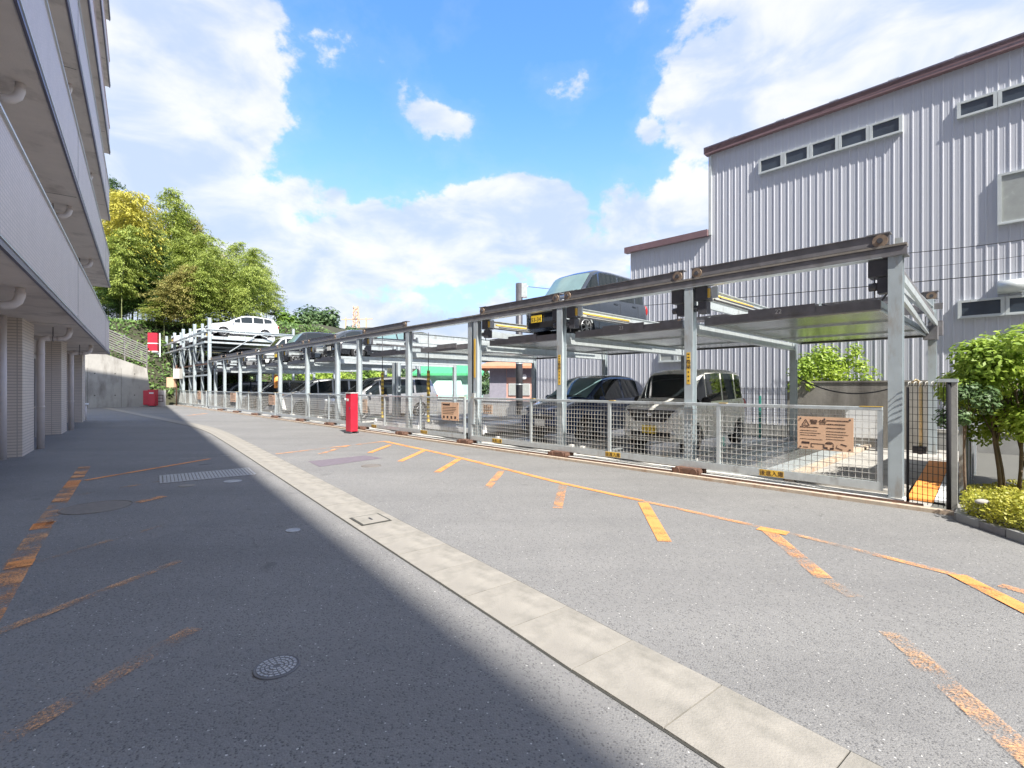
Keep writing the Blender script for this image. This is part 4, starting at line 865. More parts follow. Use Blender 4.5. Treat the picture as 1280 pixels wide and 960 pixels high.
# ================================================================ cars
PROF = dict(
 kei=dict(L=3.4, W=1.48, top=[(0, .78), (.04, .93), (.12, .99), (.52, 1.06), (1.02, 1.66), (1.22, 1.745), (1.8, 1.78), (2.7, 1.78), (3.2, 1.74), (3.34, 1.3), (3.39, .95), (3.4, .8)], belt=[(0, .95), (.5, 1.0), (2.4, 1.04), (3.4, 1.08)], ws=(.56, 1.0), rs=(3.22, 3.33), wb=(.62, 2.9), r=.275, tum=.075, win=((.60, 1.18), (1.24, 1.98), (2.06, 2.72), (2.80, 3.18)), seams=(1.12, 2.02, 2.85), z0=.22),
 van=dict(L=4.75, W=1.74, top=[(0, .72), (.06, .9), (.2, .98), (.85, 1.10), (1.65, 1.66), (1.95, 1.78), (2.6, 1.83), (3.9, 1.82), (4.45, 1.76), (4.65, 1.35), (4.73, .95), (4.75, .8)], belt=[(0, .92), (.8, 1.0), (3.5, 1.08), (4.75, 1.14)], ws=(.92, 1.62), rs=(4.48, 4.66), wb=(.9, 3.75), r=.32, tum=.13, win=((1.12, 1.75), (1.82, 2.55), (2.64, 3.45), (3.55, 4.35)), seams=(1.7, 2.6, 3.5), z0=.2),
 hatch=dict(L=4.0, W=1.69, top=[(0, .62), (.05, .78), (.2, .86), (.8, 1.0), (1.0, 1.08), (1.75, 1.56), (2.1, 1.665), (2.6, 1.69), (3.2, 1.64), (3.65, 1.50), (3.88, 1.1), (3.98, .85), (4.0, .7)], belt=[(0, .8), (.9, .98), (3.0, 1.04), (4.0, 1.12)], ws=(1.0, 1.82), rs=(3.68, 3.87), wb=(.78, 3.3), r=.3, tum=.17, win=((1.22, 1.62), (1.68, 2.45), (2.55, 3.30)), seams=(1.55, 2.5, 3.35), z0=.2),
 sedan=dict(L=4.3, W=1.72, top=[(0, .6), (.05, .72), (.25, .80), (1.05, .95), (1.25, 1.0), (1.95, 1.36), (2.3, 1.44), (2.8, 1.46), (3.4, 1.40), (3.9, 1.22), (4.2, .98), (4.3, .7)], belt=[(0, .75), (1.1, .92), (3.3, .97), (4.3, 1.0)], ws=(1.25, 2.0), rs=(3.45, 3.95), wb=(.85, 3.5), r=.3, tum=.2, win=((1.45, 1.95), (2.0, 2.65), (2.72, 3.4)), seams=(1.75, 2.7, 3.5), z0=.19),
 wagon=dict(L=4.6, W=1.76, top=[(0, .62), (.05, .80), (.25, .9), (.95, 1.02), (1.15, 1.09), (1.95, 1.52), (2.3, 1.62), (2.9, 1.65), (3.8, 1.6), (4.25, 1.5), (4.45, 1.2), (4.57, .95), (4.6, .75)], belt=[(0, .85), (1.0, .98), (3.4, 1.08), (4.6, 1.2)], ws=(1.15, 2.0), rs=(4.28, 4.46), wb=(.85, 3.6), r=.32, tum=.17, win=((1.5, 1.95), (2.0, 2.75), (2.83, 3.5), (3.56, 4.1)), seams=(1.75, 2.78, 3.55), z0=.21))
def vehicle(kind, body, label, loc, front='plain', plate=None, platem='platey', cat='car', glass='glass', ws='glass'):
    P = PROF[kind]; L, Wd, r = P['L'], P['W'], P['r']; hw = Wd/2
    t = thing('parked_car', label, cat, loc, RZ, 'cars parked in the rack')
    kx, kz = zip(*P['top']); bx_, bz_ = zip(*P['belt']); H = max(kz)
    ys = np.unique(np.round(np.concatenate([np.linspace(0, L, 64).tolist(), [y+d for y in P['wb'] for d in np.linspace(-r-.05, r+.05, 13).tolist()], [.02, .05, .1, L-.02, L-.05]]), 4)); ys = ys[(ys >= 0) & (ys <= L)]
    tz0 = np.interp(ys, kx, kz)
    fine = np.linspace(-.2, L+.2, 600).tolist(); ft = np.interp(fine, kx, kz); kk = np.ones(21)/21; ft = np.convolve(np.pad(ft, 10, 'edge'), kk, 'valid'); tz = np.interp(ys, fine, ft)
    tz = np.where((ys < .12) | (ys > L-.1), tz0, tz)
    bz = np.minimum(np.interp(ys, bx_, bz_), tz-.05)
    hwid = hw*np.interp(ys, [0, .03, .1, .3, .7, L-.6, L-.15, L-.04, L], [.80, .87, .93, .975, 1, 1, .97, .93, .86])
    g = np.clip((tz-np.interp(ys, bx_, bz_))/(H-np.interp(ys, bx_, bz_)), 0, 1)
    zbs = np.full_like(ys, P['z0'])+np.where(ys < .15, .05, 0)+np.where(ys > L-.3, .06, 0)
    for yc in P['wb']:
        R_ = r+.055; q = R_*R_-(ys-yc)**2; zbs = np.maximum(zbs, np.where(q > 0, np.sqrt(np.maximum(q, 0))+r-.02, 0))
    def rows(i):
        w_, zb, b, tt = hwid[i], zbs[i], bz[i], tz[i]; z0 = P['z0']; ins = .05+(P['tum']-.05)*g[i]; gg = g[i]
        r6z = tt-(.075 if gg > .3 else .03); Rr = [(0, zb), (w_-.09, zb), (w_-.012, zb+.035), (w_, z0+.42*(b-z0)), (w_-.008, z0+.72*(b-z0)), (w_-.02, b-.05), (w_-.05, b), (w_-.05-ins, max(r6z, b+.01)), (w_-.10-ins, tt-.02), (w_-.20-ins, tt), (0, tt+.02)]
        out = []; pz = -1
        for x, z in Rr: z = max(z, pz+.0005) if pz > -1 else z; pz = z; out.append((max(x, 0), z))
        return out
    RS = [rows(i) for i in range(len(ys))]; nr = len(RS[0]); mb = MB(); ring = []
    vs = []; nrow = 2*nr-2
    for i, y in enumerate(ys):
        bul = 0
        half = RS[i]; full = [(x, z) for x, z in half]+[(-x, z) for x, z in half[1:-1][::-1]]
        vs += [(x, float(y)+(0.02*(abs(x)/hw)**2*(1 if y < .05 else 0)), float(z)) for x, z in full]
    fs = [(i*nrow+j, (i+1)*nrow+j, (i+1)*nrow+(j+1) % nrow, i*nrow+(j+1) % nrow) for i in range(len(ys)-1) for j in range(nrow)]
    fs += [tuple(range(nrow)), tuple((len(ys)-1)*nrow+j for j in range(nrow))[::-1]]
    mb.add(vs, fs, 0, True); me = mb.mesh('body', body)
    try: me.set_sharp_from_angle(angle=math.radians(38))
    except Exception: pass
    link('body', me, t)
    def row_at(y, j):
        xs_ = [q[j][0] for q in RS]; zs_ = [q[j][1] for q in RS]; return float(np.interp(y, ys, xs_)), float(np.interp(y, ys, zs_))
    # side windows
    for sx in (-1, 1):
        for (a, b) in P['win']:
            n = 8; lo = []; hi = []
            for k in range(n+1):
                y = a+(b-a)*k/n; xl_, zl_ = row_at(y, 6); xh, zh = row_at(y, 7)
                if zh-zl_ < .07: continue
                f0 = .03/(zh-zl_); f1 = 1-.02/(zh-zl_)
                lo.append((sx*(xl_+(xh-xl_)*f0+.005), y, zl_+(zh-zl_)*f0)); hi.append((sx*(xl_+(xh-xl_)*f1+.005), y, zl_+(zh-zl_)*f1))
            k = len(lo)
            if k > 1: ob('side_window', MB().add(lo+hi, [(i, i+1, k+i+1, k+i) for i in range(k-1)], 0, True), glass, t)
        # door seams and handles
        for ysm in P['seams']:
            xm2, zm2 = row_at(ysm, 3); xt_, zt_ = row_at(ysm, 5)
            ob('door_seam', MB().bar((sx*(xm2+.001), ysm, .30), (sx*(xm2+.002), ysm, zm2), .004, .010).bar((sx*(xm2+.001), ysm, zm2), (sx*(xt_+.003), ysm, zt_), .004, .010), 'black', t)
        for ysm in P['seams'][1:]:
            xm2, zm2 = row_at(ysm-.15, 5); ob('door_handle', MB().box(sx*(xm2+.012)-.012, sx*(xm2+.012)+.012, ysm-.25, ysm-.09, zm2-.04, zm2-.015), body if body != 'car_black' else 'chrome', t)
        xm2, zm2 = row_at(P['ws'][0]+.35, 6)
        ob('mirror', MB().ellip((sx*(xm2+.13), P['ws'][0]+.32, zm2+.06), (.11, .06, .085)).bar((sx*(xm2-.01), P['ws'][0]+.36, zm2+.0), (sx*(xm2+.09), P['ws'][0]+.33, zm2+.03), .03), 'black' if body in ('car_beige',) else body, t)
        xh, zh = row_at(.13, 6); hz_ = .80 if kind in ('kei', 'van') else .70
        ob('headlight', MB().ellip((sx*hw*.70, .085, hz_), (.17 if kind != 'kei' else .12, .10, .085), 14, 8), 'lamp', t)
        ob('tail_light', MB().ellip((sx*hw*.86, L-.06, P['z0']+.72), (.075, .07, .15 if kind != 'sedan' else .07), 12, 8), 'redlamp', t)
    # windscreen and rear glass follow the roof surface
    def topglass(a, b, nm, m_, mg=.03):
        n = 6; vv = []
        for k in range(n+1):
            y = a+(b-a)*k/n; x8, z8 = row_at(y, 8); x9, z9 = row_at(y, 9); _, z10 = row_at(y, 10)
            for x, z in ((-x8-.01+mg, z8), (-x9, z9), (-x9*.5, (z9+z10*3)/4), (0, z10), (x9*.5, (z9+z10*3)/4), (x9, z9), (x8+.01-mg, z8)): vv.append((x, y-(.006 if nm == 'windscreen' else -.008), z+.008))
        ob(nm, MB().add(vv, [(i*7+j, i*7+j+1, (i+1)*7+j+1, (i+1)*7+j) for i in range(n) for j in range(6)], 0, True), m_, t)
    topglass(P['ws'][0], P['ws'][1], 'windscreen', ws); topglass(P['rs'][0], P['rs'][1], 'rear_window', glass)
    ob('wiper', MB().bar((-.45, P['ws'][0]-.03, row_at(P['ws'][0], 10)[1]+.02), (.05, P['ws'][0]+.02, row_at(P['ws'][0], 10)[1]+.04), .015).bar((.05, P['ws'][0]-.03, row_at(P['ws'][0], 10)[1]+.02), (.5, P['ws'][0]+.02, row_at(P['ws'][0], 10)[1]+.04), .015), 'black', t)
    # front end
    if front == 'kei':
        ob('grille', MB().add([(-.56, -.012, .88), (.56, -.012, .88), (.33, -.012, .62), (-.33, -.012, .62), (-.56, .12, .88), (.56, .12, .88), (.33, .12, .62), (-.33, .12, .62)], [(0, 3, 2, 1), (0, 1, 5, 4), (1, 2, 6, 5), (2, 3, 7, 6), (3, 0, 4, 7)]), 'black', t)
        for k in range(3): ob('grille_bar', MB().box(-.42+.05*k, .42-.05*k, -.018, -.012, .80-.06*k, .815-.06*k), 'dark', t)
        ob('chrome_strip', MB().bar((-.60, -.02, .87), (-.36, -.02, .63), .015, .022).bar((-.36, -.02, .63), (.36, -.02, .63), .015, .022).bar((.36, -.02, .63), (.60, -.02, .87), .015, .022), 'chrome', t)
        ob('air_intake', MB().box(-.45, .45, -.012, .06, .30, .42), 'black', t); ob('badge', MB().ellip((0, -.018, .78), (.055, .012, .04)), 'chrome', t)
        for sx in (-1, 1): ob('fog_lamp', MB().ellip((sx*.52, .02, .42), (.07, .05, .05)), 'lamp', t); ob('bumper_corner', MB().bar((sx*.50, -.012, .60), (sx*.62, .0, .36), .02, .05), body, t)
    elif front == 'dark':
        for k in range(4): ob('grille_bar', MB().box(-.42, .42, -.014, .03, .62+.075*k, .65+.075*k), 'black', t)
        ob('lower_intake', MB().box(-.5, .5, -.008, .05, .28, .42), 'black', t); ob('chrome_strip', MB().bar((-.64, .0, .85), (-.56, -.02, .55), .014, .02), 'chrome', t)
        ob('badge', MB().ellip((0, -.018, .80), (.05, .012, .04)), 'chrome', t)
    else:
        ob('grille', MB().box(-.38, .38, -.010, .06, .56, .66), 'black', t); ob('lower_intake', MB().box(-.52, .52, -.010, .06, .26, .40), 'black', t); ob('chrome_strip', MB().box(-.40, .40, -.016, .0, .665, .68), 'chrome', t)
        ob('badge', MB().ellip((0, -.018, .68), (.05, .012, .045)), 'chrome', t)
    pz = .47 if front != 'dark' else .50
    if front == 'dark': px_ = -.25
    else: px_ = 0
    pl = ob('number_plate', MB().box(px_-.165, px_+.165, -.034, -.022, pz-.083, pz+.083), platem, t)
    if plate: text('plate_number', plate, .135, 'ink', pl, (px_, -.0355, pz-.02), (PI/2, 0, 0))
    # wheels
    for sx in (-1, 1):
        for yc in P['wb']:
            x1 = sx*(hw-.015); x0 = sx*(hw-.20)
            wl = ob('wheel', MB().cyl((x0, yc, r), (x1, yc, r), r*.62, 20), 'black', t)
            ob('tyre', MB().tube([(x0, yc, r), (x0+sx*.02, yc, r), (x1-sx*.02, yc, r), (x1, yc, r)], [r*.9, r, r, r*.93], 24), 'black', wl)
            mb = MB()
            for k in range(7):
                a = 2*PI*k/7; mb.bar((x1+sx*.006, yc, r), (x1+sx*.006, yc+math.cos(a)*r*.62, r+math.sin(a)*r*.62), .05 if k < 9 else .1, .02)
            mb.tube([(x1+sx*.004, yc+math.cos(a)*r*.64, r+math.sin(a)*r*.64) for a in np.linspace(0, 2*PI, 21).tolist()], .014, 6, cap=False).cyl((x1, yc, r), (x1+sx*.02, yc, r), r*.14, 10)
            ob('rim', mb, 'hubmetal', wl)
    return t
vehicle('kei', 'car_beige', 'pale beige boxy kei van with black grille behind the nearest gate', R(-4.28, 1.15, .14), 'kei', '12-12')
vehicle('hatch', 'car_navy', 'navy blue hatchback with arched roof left of the beige kei van', R(-7.16, .85, .15), 'plain', None, 'platew', ws='tealglass')
vehicle('van', 'car_grey', 'dark silver minivan at ground level beyond the second gate', R(-18.4, .35, .13), 'plain', None, 'platew')
vehicle('van', 'car_white', 'white roofed minivan at ground level behind the third gate', R(-24.95, .35, .13), 'plain', None, 'platew')
vehicle('kei', 'car_slate', 'dark slate kei van with yellow plate on the upper pallet', R(-6.55, .35, 2.62), 'dark', '53-34', ws='tealglass')
vehicle('sedan', 'car_black', 'black low sedan with pale windscreen on the upper pallet', R(-18.45, .3, 2.62), 'plain', None, 'platew', ws='tealglass', glass='tealglass')
vehicle('hatch', 'car_slate', 'second dark hatchback left of the black sedan on the upper pallets', R(-21.7, .5, 2.62), 'plain', None, 'platew')
vehicle('kei', 'car_black', 'dark kei car with yellow plate farther left on the upper pallets', R(-24.95, .4, 2.62), 'dark', None, 'platey', ws='tealglass')
vehicle('wagon', 'car_white', 'white wagon on the highest deck at the right end of the tall rack', R(-38.75, .1, 5.12), 'plain', None, 'platew')
vehicle('van', 'car_white', 'white car mostly hidden behind the wagon on the highest deck', R(-42.6, .9, 5.12)); vehicle('kei', 'car_black', 'black car behind the white wagon on the highest deck', R(-46.4, .9, 5.12))
vehicle('hatch', 'car_white', 'small white car at the far end of the highest deck', R(-50.0, -.2, 5.12))
vehicle('hatch', 'car_black', 'black hatchback on the middle deck at the right end of the tall rack', R(-40, .5, 2.75)); vehicle('van', 'car_slate', 'dark minivan at ground level at the right end of the tall rack', R(-40, .5, .12))
vehicle('van', 'car_black', 'black minivan at ground level in the far bay below the orange cover', R(-31.8, .5, .12)); vehicle('sedan', 'car_grey', 'grey sedan on the upper pallet two bays right of the tall rack', R(-31.8, .4, 2.62)); vehicle('kei', 'car_white', 'white kei van on the upper pallet three bays right of the tall rack', R(-28.3, .5, 2.62), platem='platey')
vehicle('wagon', 'car_slate', 'dark wagon on the middle deck of the tall rack second bay', R(-44.5, .5, 2.75)); vehicle('hatch', 'car_grey', 'grey hatchback at ground level in the second tall bay', R(-44.5, .5, .12))
# ================================================================ tall three level rack
TX = [-37.5, -42.2, -46.5, -50.3, -54.3]; TD = [5.0, 2.62]
tr = thing('tall_parking_rack', 'three level steel parking rack at the far end of the drive', 'parking rack', R(0, 0), RZ)
tp = MB().H(0, 0, 0, 6.3, .2).mesh('front_post', 'steel'); tq = MB().H(0, 0, 0, 6.0, .16).mesh('rear_post', 'steel')
for i, x in enumerate(TX):
    link('front_post', tp, tr, (x, 0, 0)); link('front_post', tq, tr, (x+1.3 if i else x+.55, .25, 0)).scale = (1, 1, .55 if i == 0 else 1.04); link('rear_post', tq, tr, (x, RW, 0))
    for z in (5.42, 4.62, 2.9):
        ob('cross_beam', MB().bar((x, 0, z), (x, RW, z), .08, .12), 'galv', tr)
for a, b in zip(TX[:-1], TX[1:]):
    for z in (5.3, 4.55): ob('front_beam', MB().box(b+.1, a-.1, -.30, -.20, z, z+.12), 'steel', tr); ob('beam_bracket', MB().box(a-.14, a-.02, -.3, 0, z, z+.14).box(b+.02, b+.14, -.3, 0, z+.001, z+.141), 'steel', tr)
    for z in (3.1, 2.3): ob('front_beam', MB().box(b+.1, a-.1, .0, .08, z, z+.12), 'rust' if z > 3 else 'steel', tr)
    ob('brace', MB().bar((b+.2, .05, 3.2), (b+1.9, .05, 4.5), .06), 'galv', tr)
    for z in TD: ob('deck', MB().box(b+.2, a-.2, .1, RW, z, z+.08), 'dark', tr)
ob('side_rail', MB().cyl((-37.45, -.2, 5.5), (-37.45, RW, 5.5), .05, 10), 'galv', tr); ob('side_beam', MB().box(-37.7, -37.58, 0, RW, 4.85, 5.06), 'steel', tr)
ob('hanger_brace', MB().bar((-37.45, 1.2, 4.0), (-37.45, 3.1, 5.4), .05).bar((-37.45, 3.1, 5.4), (-37.45, 4.9, 4.7), .05), 'galv', tr)
# ladder frame on the far side
for y in (0, .6): ob('ladder_side', MB().box(-56.2, -56.1, y-.6, y-.52, 1.2, 6.2), 'galv', tr)
for k in range(16): ob('ladder_rung', MB().box(-56.18, -56.12, -.6, .05, 1.4+k*.3, 1.44+k*.3), 'galv', tr)
# red panels on the far corner post
def face_cam(px, py0, py1, D, wpx):
    X = (px-640)/F*D; return Vector((X, D, 0)), zat(py1, D), zat(py0, D), wpx/F*D
p, z0, z1, w_ = face_cam(190.5, 416, 441, 43.5, 10)
t = thing('red_sign', 'two stacked bright red panels with white bands beside the far rack', 'sign', p, .3)
h = (z1-z0)
ob('red_panel', MB().box(-w_/2, w_/2, 0, .35, h*.50, h), 'red', t); ob('red_panel', MB().box(-w_/2, w_/2, 0, .35, h*.10, h*.45), 'red', t); ob('white_band', MB().box(-w_/2-.02, w_/2+.02, -.02, .35, h*.452, h*.498), 'white', t); ob('white_band', MB().box(-w_/2-.02, w_/2+.02, -.02, .35, h*.03, h*.098), 'white', t)
ob('support_pole', MB().cyl((w_/2+.15, .2, -z0), (w_/2+.15, .2, h), .06, 8).box(-w_/2, w_/2+.2, .15, .25, -.12, -.02), 'galv', t); t.location.z = z0
# red hydrant box, step board, far bits
p = G(187, 508.3)
t = thing('red_box', 'red hydrant cabinet on legs at the right end of the concrete wall', 'cabinet', p, .2)
ob('cabinet_body', MB().box(-.45, 0, -.2, .2, .15, 1.25), 'red', t, bevel=.02); ob('cabinet_door', MB().box(.02, .5, -.32, .2, .08, 1.32), 'red', t, bevel=.02); ob('door_label', MB().box(.12, .42, -.325, -.321, 1.0, 1.1), 'white', t)
ob('leg', MB().box(-.4, -.34, -.15, .15, 0, .15), 'dark', t); ob('leg', MB().box(.1, .4, -.25, .15, 0, .08), 'dark', t)
p = G(198, 508)
t = thing('step_board', 'pale board with a black outlined emblem leaning beside the red cabinet', 'board', p, .15)
ob('panel', MB().box(-.35, .5, 0, .08, 0, 1.25), 'bright', t); ob('outline', MB().box(-.15, .3, -.01, 0, .35, .4).box(-.15, .3, -.01, 0, .85, .9).box(-.2, -.15, -.01, 0, .35, .9).box(.3, .35, -.01, 0, .35, .9).box(-.15, .3, -.01, 0, .62, .66), 'ink', t)
p = G(199, 508)+Vector((0, 1.5, 0)); t = thing('far_lamp_box', 'weathered orange and white lamp box above the pale board', 'lamp box', p)
ob('box', MB().box(-.5, .1, 0, .4, 1.5, 2.3), 'tan', t); ob('white_face', MB().box(.12, .6, -.1, .3, 2.2, 3.0), 'bright', t); ob('pole', MB().cyl((.1, .3, 0), (.1, .3, 3.3), .05, 8), 'rust', t)
# red cabinet in front of the gate
p = G(439.5, 541.5)
t = thing('red_cabinet', 'tall narrow red operating cabinet standing before the gates', 'cabinet', p, RZ+.1)
ob('cabinet_body', MB().box(-.15, .15, -.12, .14, .06, 1.30), 'red', t, bevel=.012); ob('cabinet_lid', MB().box(-.165, .165, -.135, .15, 1.302, 1.325), 'white', t)
for z in (.35, .95, 1.12): ob('white_catch', MB().box(-.172, -.15, -.06, .03, z, z+.02), 'white', t)
ob('foot', MB().box(-.2, .2, -.16, -.1, 0, .06).box(-.2, .2, .08, .14, 0, .06), 'dark', t)
ob('lock_plate', MB().box(.06, .10, -.127, -.12, .78, .86), 'chrome', t); ob('warning_sticker', MB().box(-.10, .02, -.1225, -.12, 1.05, 1.13), 'bright', t)
ob('front_joint', MB().box(-.147, -.143, -.1205, -.118, .07, 1.29), 'ink', t)
# ================================================================ right end: mesh fence, panels, pipe, barrier, plants
ef = thing('end_fence', 'dark wire mesh fence panel closing the right end of the rack', 'fence', R(.14, -.16), RZ)
a, b = Vector((0, 0, 0)), Vector((.40, -.14, 0))
mb = MB()
for k in range(9): p = a.lerp(b, k/8); mb.box(p.x-.003, p.x+.003, p.y-.003, p.y+.003, .05, 1.52)
for k in range(17): z = .08+k*.09; mb.bar((a.x, a.y-.006, z), (b.x, b.y-.006, z), .005, .005)
stuff(ob('wire_mesh', mb, 'darkwire', ef)); ob('fence_post', MB().cyl((b.x, b.y, 0), (b.x, b.y, 1.56), .025, 10), 'darkwire', ef); ob('fence_post', MB().cyl((a.x, a.y, 0), (a.x, a.y, 1.5), .015, 8), 'darkwire', ef)
for k in range(7): p = a.lerp(b, k/7); ob('bent_top', MB().tube([(p.x, p.y, 1.5), (p.x+.01, p.y-.02, 1.56), (p.x+.02, p.y+.05, 1.57), (p.x+.02, p.y+.08, 1.5)], .006, 6), 'meshwire', ef)
ob('hook_plate', MB().box(b.x-.10, b.x+.08, b.y-.03, b.y+.1, 1.56, 1.60), 'galv', ef)
pf = thing('panel_fence', 'grey sheet metal fence running back from the rack corner', 'fence', R(.58, -.28), RZ)
ob('panel_post', MB().box(-.03, .035, -.03, .03, 0, 1.56), 'blk', pf)
for k in range(2, 7):
    ob('panel', MB().box(-.02, .02, k*.62+.02, k*.62+.60, .05, 1.53), 'blk' if k == 0 else 'brown', pf); ob('panel_post', MB().box(-.03, .035, k*.62-.03, k*.62+.018, 0, 1.56), 'steel', pf)
M['palepipe'] = mat('pale_yellow_paint', (.86, .68, .40), .5); x, D = onplane(1151, .9)
t = tag(ob('yellow_pipe', MB().tube([(0, 0, .62), (0, 0, 1.50), (-.01, 0, 1.57), (-.05, 0, 1.60), (-.09, 0, 1.56)], .022, 10), 'palepipe', None, R(x, .9), RZ), 'bent pale yellow pipe standing behind the end mesh fence', 'pipe')
ob('valve', MB().box(-.09, .06, -.05, .05, .56, .66).cyl((0, -.08, .60), (0, .08, .60), .05, 10), 'dark', t)
0 and ob('valve_stand', MB().box(-.12, .10, -.08, .10, .02, .56), 'concrete', t)
# orange/white barrier plate
q = [G(1128, 632, .03), G(1143, 637, .03), G(1160, 585, .03), G(1139, 583, .03)]
o_ = R(.3, .25); bs = thing('barrier_board', 'orange and white striped board lying behind the end mesh fence', 'barrier', R(.26, .15), RZ)
for k in range(5):
    ob('stripe_board', MB().add([(-.16, k*.45, .05+k*.05), (.10, k*.45, .05+k*.05), (.10, k*.45+.44, .10+k*.05), (-.16, k*.45+.44, .10+k*.05), (-.16, k*.45, .02+k*.05), (.10, k*.45, .02+k*.05), (.10, k*.45+.44, .07+k*.05), (-.16, k*.45+.44, .07+k*.05)],
       [(0, 1, 2, 3), (4, 7, 6, 5), (0, 4, 5, 1), (1, 5, 6, 2), (2, 6, 7, 3), (3, 7, 4, 0)]), 'orange', bs)
ob('white_edge_board', MB().add([(.11, 0, .06), (.24, 0, .06), (.24, 2.3, .31), (.11, 2.3, .31), (.11, 0, .03), (.24, 0, .03), (.24, 2.3, .28), (.11, 2.3, .28)], [(0, 1, 2, 3), (4, 7, 6, 5), (0, 4, 5, 1), (1, 5, 6, 2), (3, 2, 6, 7), (3, 7, 4, 0)]), 'white', bs)
t = tag(ob('electrical_box', MB().box(-.32, .32, -.12, .12, .35, 1.0), 'white', None, rp(1079, 600, 5.4)*1.0, RZ, bevel=.01), 'pale grey electrical box on the floor before the stained concrete wall', 'electrical box'); t.location.z = 0
ob('box_leg', MB().box(-.28, -.24, -.1, .1, 0, .35).box(.24, .28, -.1, .1, 0, .35), 'dark', t)
cable('slack pale cable drooping in front of the stained concrete wall', rp(988, 466, 5.7), rp(1112, 486, 5.7), .28, .016)
M_c = bpy.data.objects
t = thing('cable_bracket', 'cable stand with drooping black cable above pallet 22', 'bracket', R(-1.4, 2.2), RZ)
ob('stand', MB().box(-.02, .02, -.02, .02, 2.7, 3.05), 'steel', t); ob('stand', MB().box(1.02, 1.07, -.02, .02, 2.72, 3.2), 'galv', t)
ob('cable_run', MB().tube([(0, 0, 3.03), (.25, 0, 2.93), (.6, 0, 2.88), (.9, 0, 2.97), (1.0, 0, 3.12), (1.12, 0, 3.2)], .018, 8), 'cable', t)
# green wire fence and planter gap behind the kei van
gf = thing('green_fence', 'short teal green wire fence behind the beige kei van', 'fence', R(-3.0, 6.9), RZ); mb = MB()
for k in range(22): mb.box(-k*.1-.004, -k*.1+.004, -.004, .004, .05, 1.5)
for k in range(10): mb.box(-2.15, 0, .0045, .0085, .1+k*.15, .108+k*.15)
stuff(ob('wire_mesh', mb, 'darkwire', gf))
for k in range(3): ob('fence_post', MB().box(-k*1.07-.025, -k*1.07+.025, -.03, .03, 0, 1.25), 'greenfence', gf)
# planting bed at the right edge
bed = [Vector((5.02, 5.42, 0)), Vector((4.92, 4.5, 0)), Vector((5.0, 3.4, 0)), Vector((9.5, 2.4, 0)), Vector((10.5, 6.0, 0)), Vector((8.6, 7.4, 0)), Vector((6.2, 6.6, 0)), Vector((5.5, 5.9, 0))]
struct(ob('planting_bed', MB().add([tuple(v+Vector((0, 0, .06))) for v in bed], [tuple(range(8))]), 'soil'))
ks = [bed[0], bed[1], bed[2]]; ke = thing('kerb_stones', 'row of dark and white granite kerb stones edging the hedge bed', 'kerb', (0, 0, 0))
L_ = 0; segs = [(bed[7], bed[0]), (bed[0], bed[1]), (bed[1], bed[2])]
for a, b in segs:
    n = max(1, int((b-a).length/.24)); t_ = (b-a).normalized(); ang = math.atan2(t_.y, t_.x)
    for k in range(n):
        c = a+t_*((k+.5)*(b-a).length/n); l_ = (b-a).length/n/2-.006
        ob('kerb_stone', MB().box(-l_, l_, -.05, .05, 0, .09+rnd.uniform(-.01, .01)), rnd.choice(['blk', 'brown', 'concrete', 'bright', 'blk']), ke, c, ang+rnd.uniform(-.03, .03), bevel=.008)
def inbed(x, y):
    ins = False; j = len(bed)-1
    for i in range(len(bed)):
        if (bed[i].y > y) != (bed[j].y > y) and x < (bed[j].x-bed[i].x)*(y-bed[i].y)/(bed[j].y-bed[i].y)+bed[i].x: ins = not ins
        j = i
    return ins
def hedge(label, cond, n, h, mtl, seed, leaf=.035):
    mb = MB(); r = random.Random(seed); c = 0
    while c < n:
        x = r.uniform(4.9, 9.5); y = r.uniform(3.2, 7.2)
        if not inbed(x, y) or not cond(x, y): continue
        c += 1; hh = h*(.85+.3*noise.noise(Vector((x*2.3, y*2.3, seed)))); edge_ = max(0., min(1., (x-4.93)/.15))
        z = .06+hh*(1-(r.random()**2.2)*.9)*max(.3, edge_**.5)
        leafquad(mb, Vector((x+r.gauss(0, .01), y, z)), (Vector((0, 0, 1))+rv(r)*.9).normalized(), rv(r), leaf*r.uniform(.7, 1.5), leaf*r.uniform(.5, .9))
    return tag(stuff(ob('hedge', mb, mtl)), label, 'hedge')
hedge('low clipped yellow green hedge along the kerb stones', lambda x, y: y < 5.55 and x < 7.2, 30000, .30, 'hedge', 5)
hedge('lower yellow ground planting behind the clipped hedge', lambda x, y: y > 5.6, 9000, .14, 'hedge', 6)
tag(ob('pale_stone', MB().ellip((0, 0, 0), (.07, .05, .028), 12, 8), 'concrete', None, (5.05, 5.2, .27)), 'pale smooth stone lying on top of the clipped hedge', 'stone')
bt = G(1228, 612, .1)
tree('multi stemmed small tree with bright green crown rising from the hedge', (6.75, 6.5, .04), 1.12, 1.0, .95, 2.40, 20000, .075, 'leaf_bright', 71, stems=((-.18, .0), (-.08, .05), (.0, -.05), (.22, .0), (.30, .1)), clumps=60, cs=.24, r0=.024)
tree('slim young tree with bright leaves left of the multi stemmed tree', (5.95, 6.35, .04), .42, .4, .42, 1.65, 1500, .06, 'leaf_dark', 72, stems=((0, 0),), clumps=12, cs=.3, r0=.018)
tree('leafy sunlit tree at the right frame edge behind the hedge', (8.05, 6.3, .04), 1.0, .9, .7, 2.42, 9000, .085, 'leaf_bright', 73, stems=((0, 0), (.1, .1)), clumps=30, cs=.27, r0=.035)
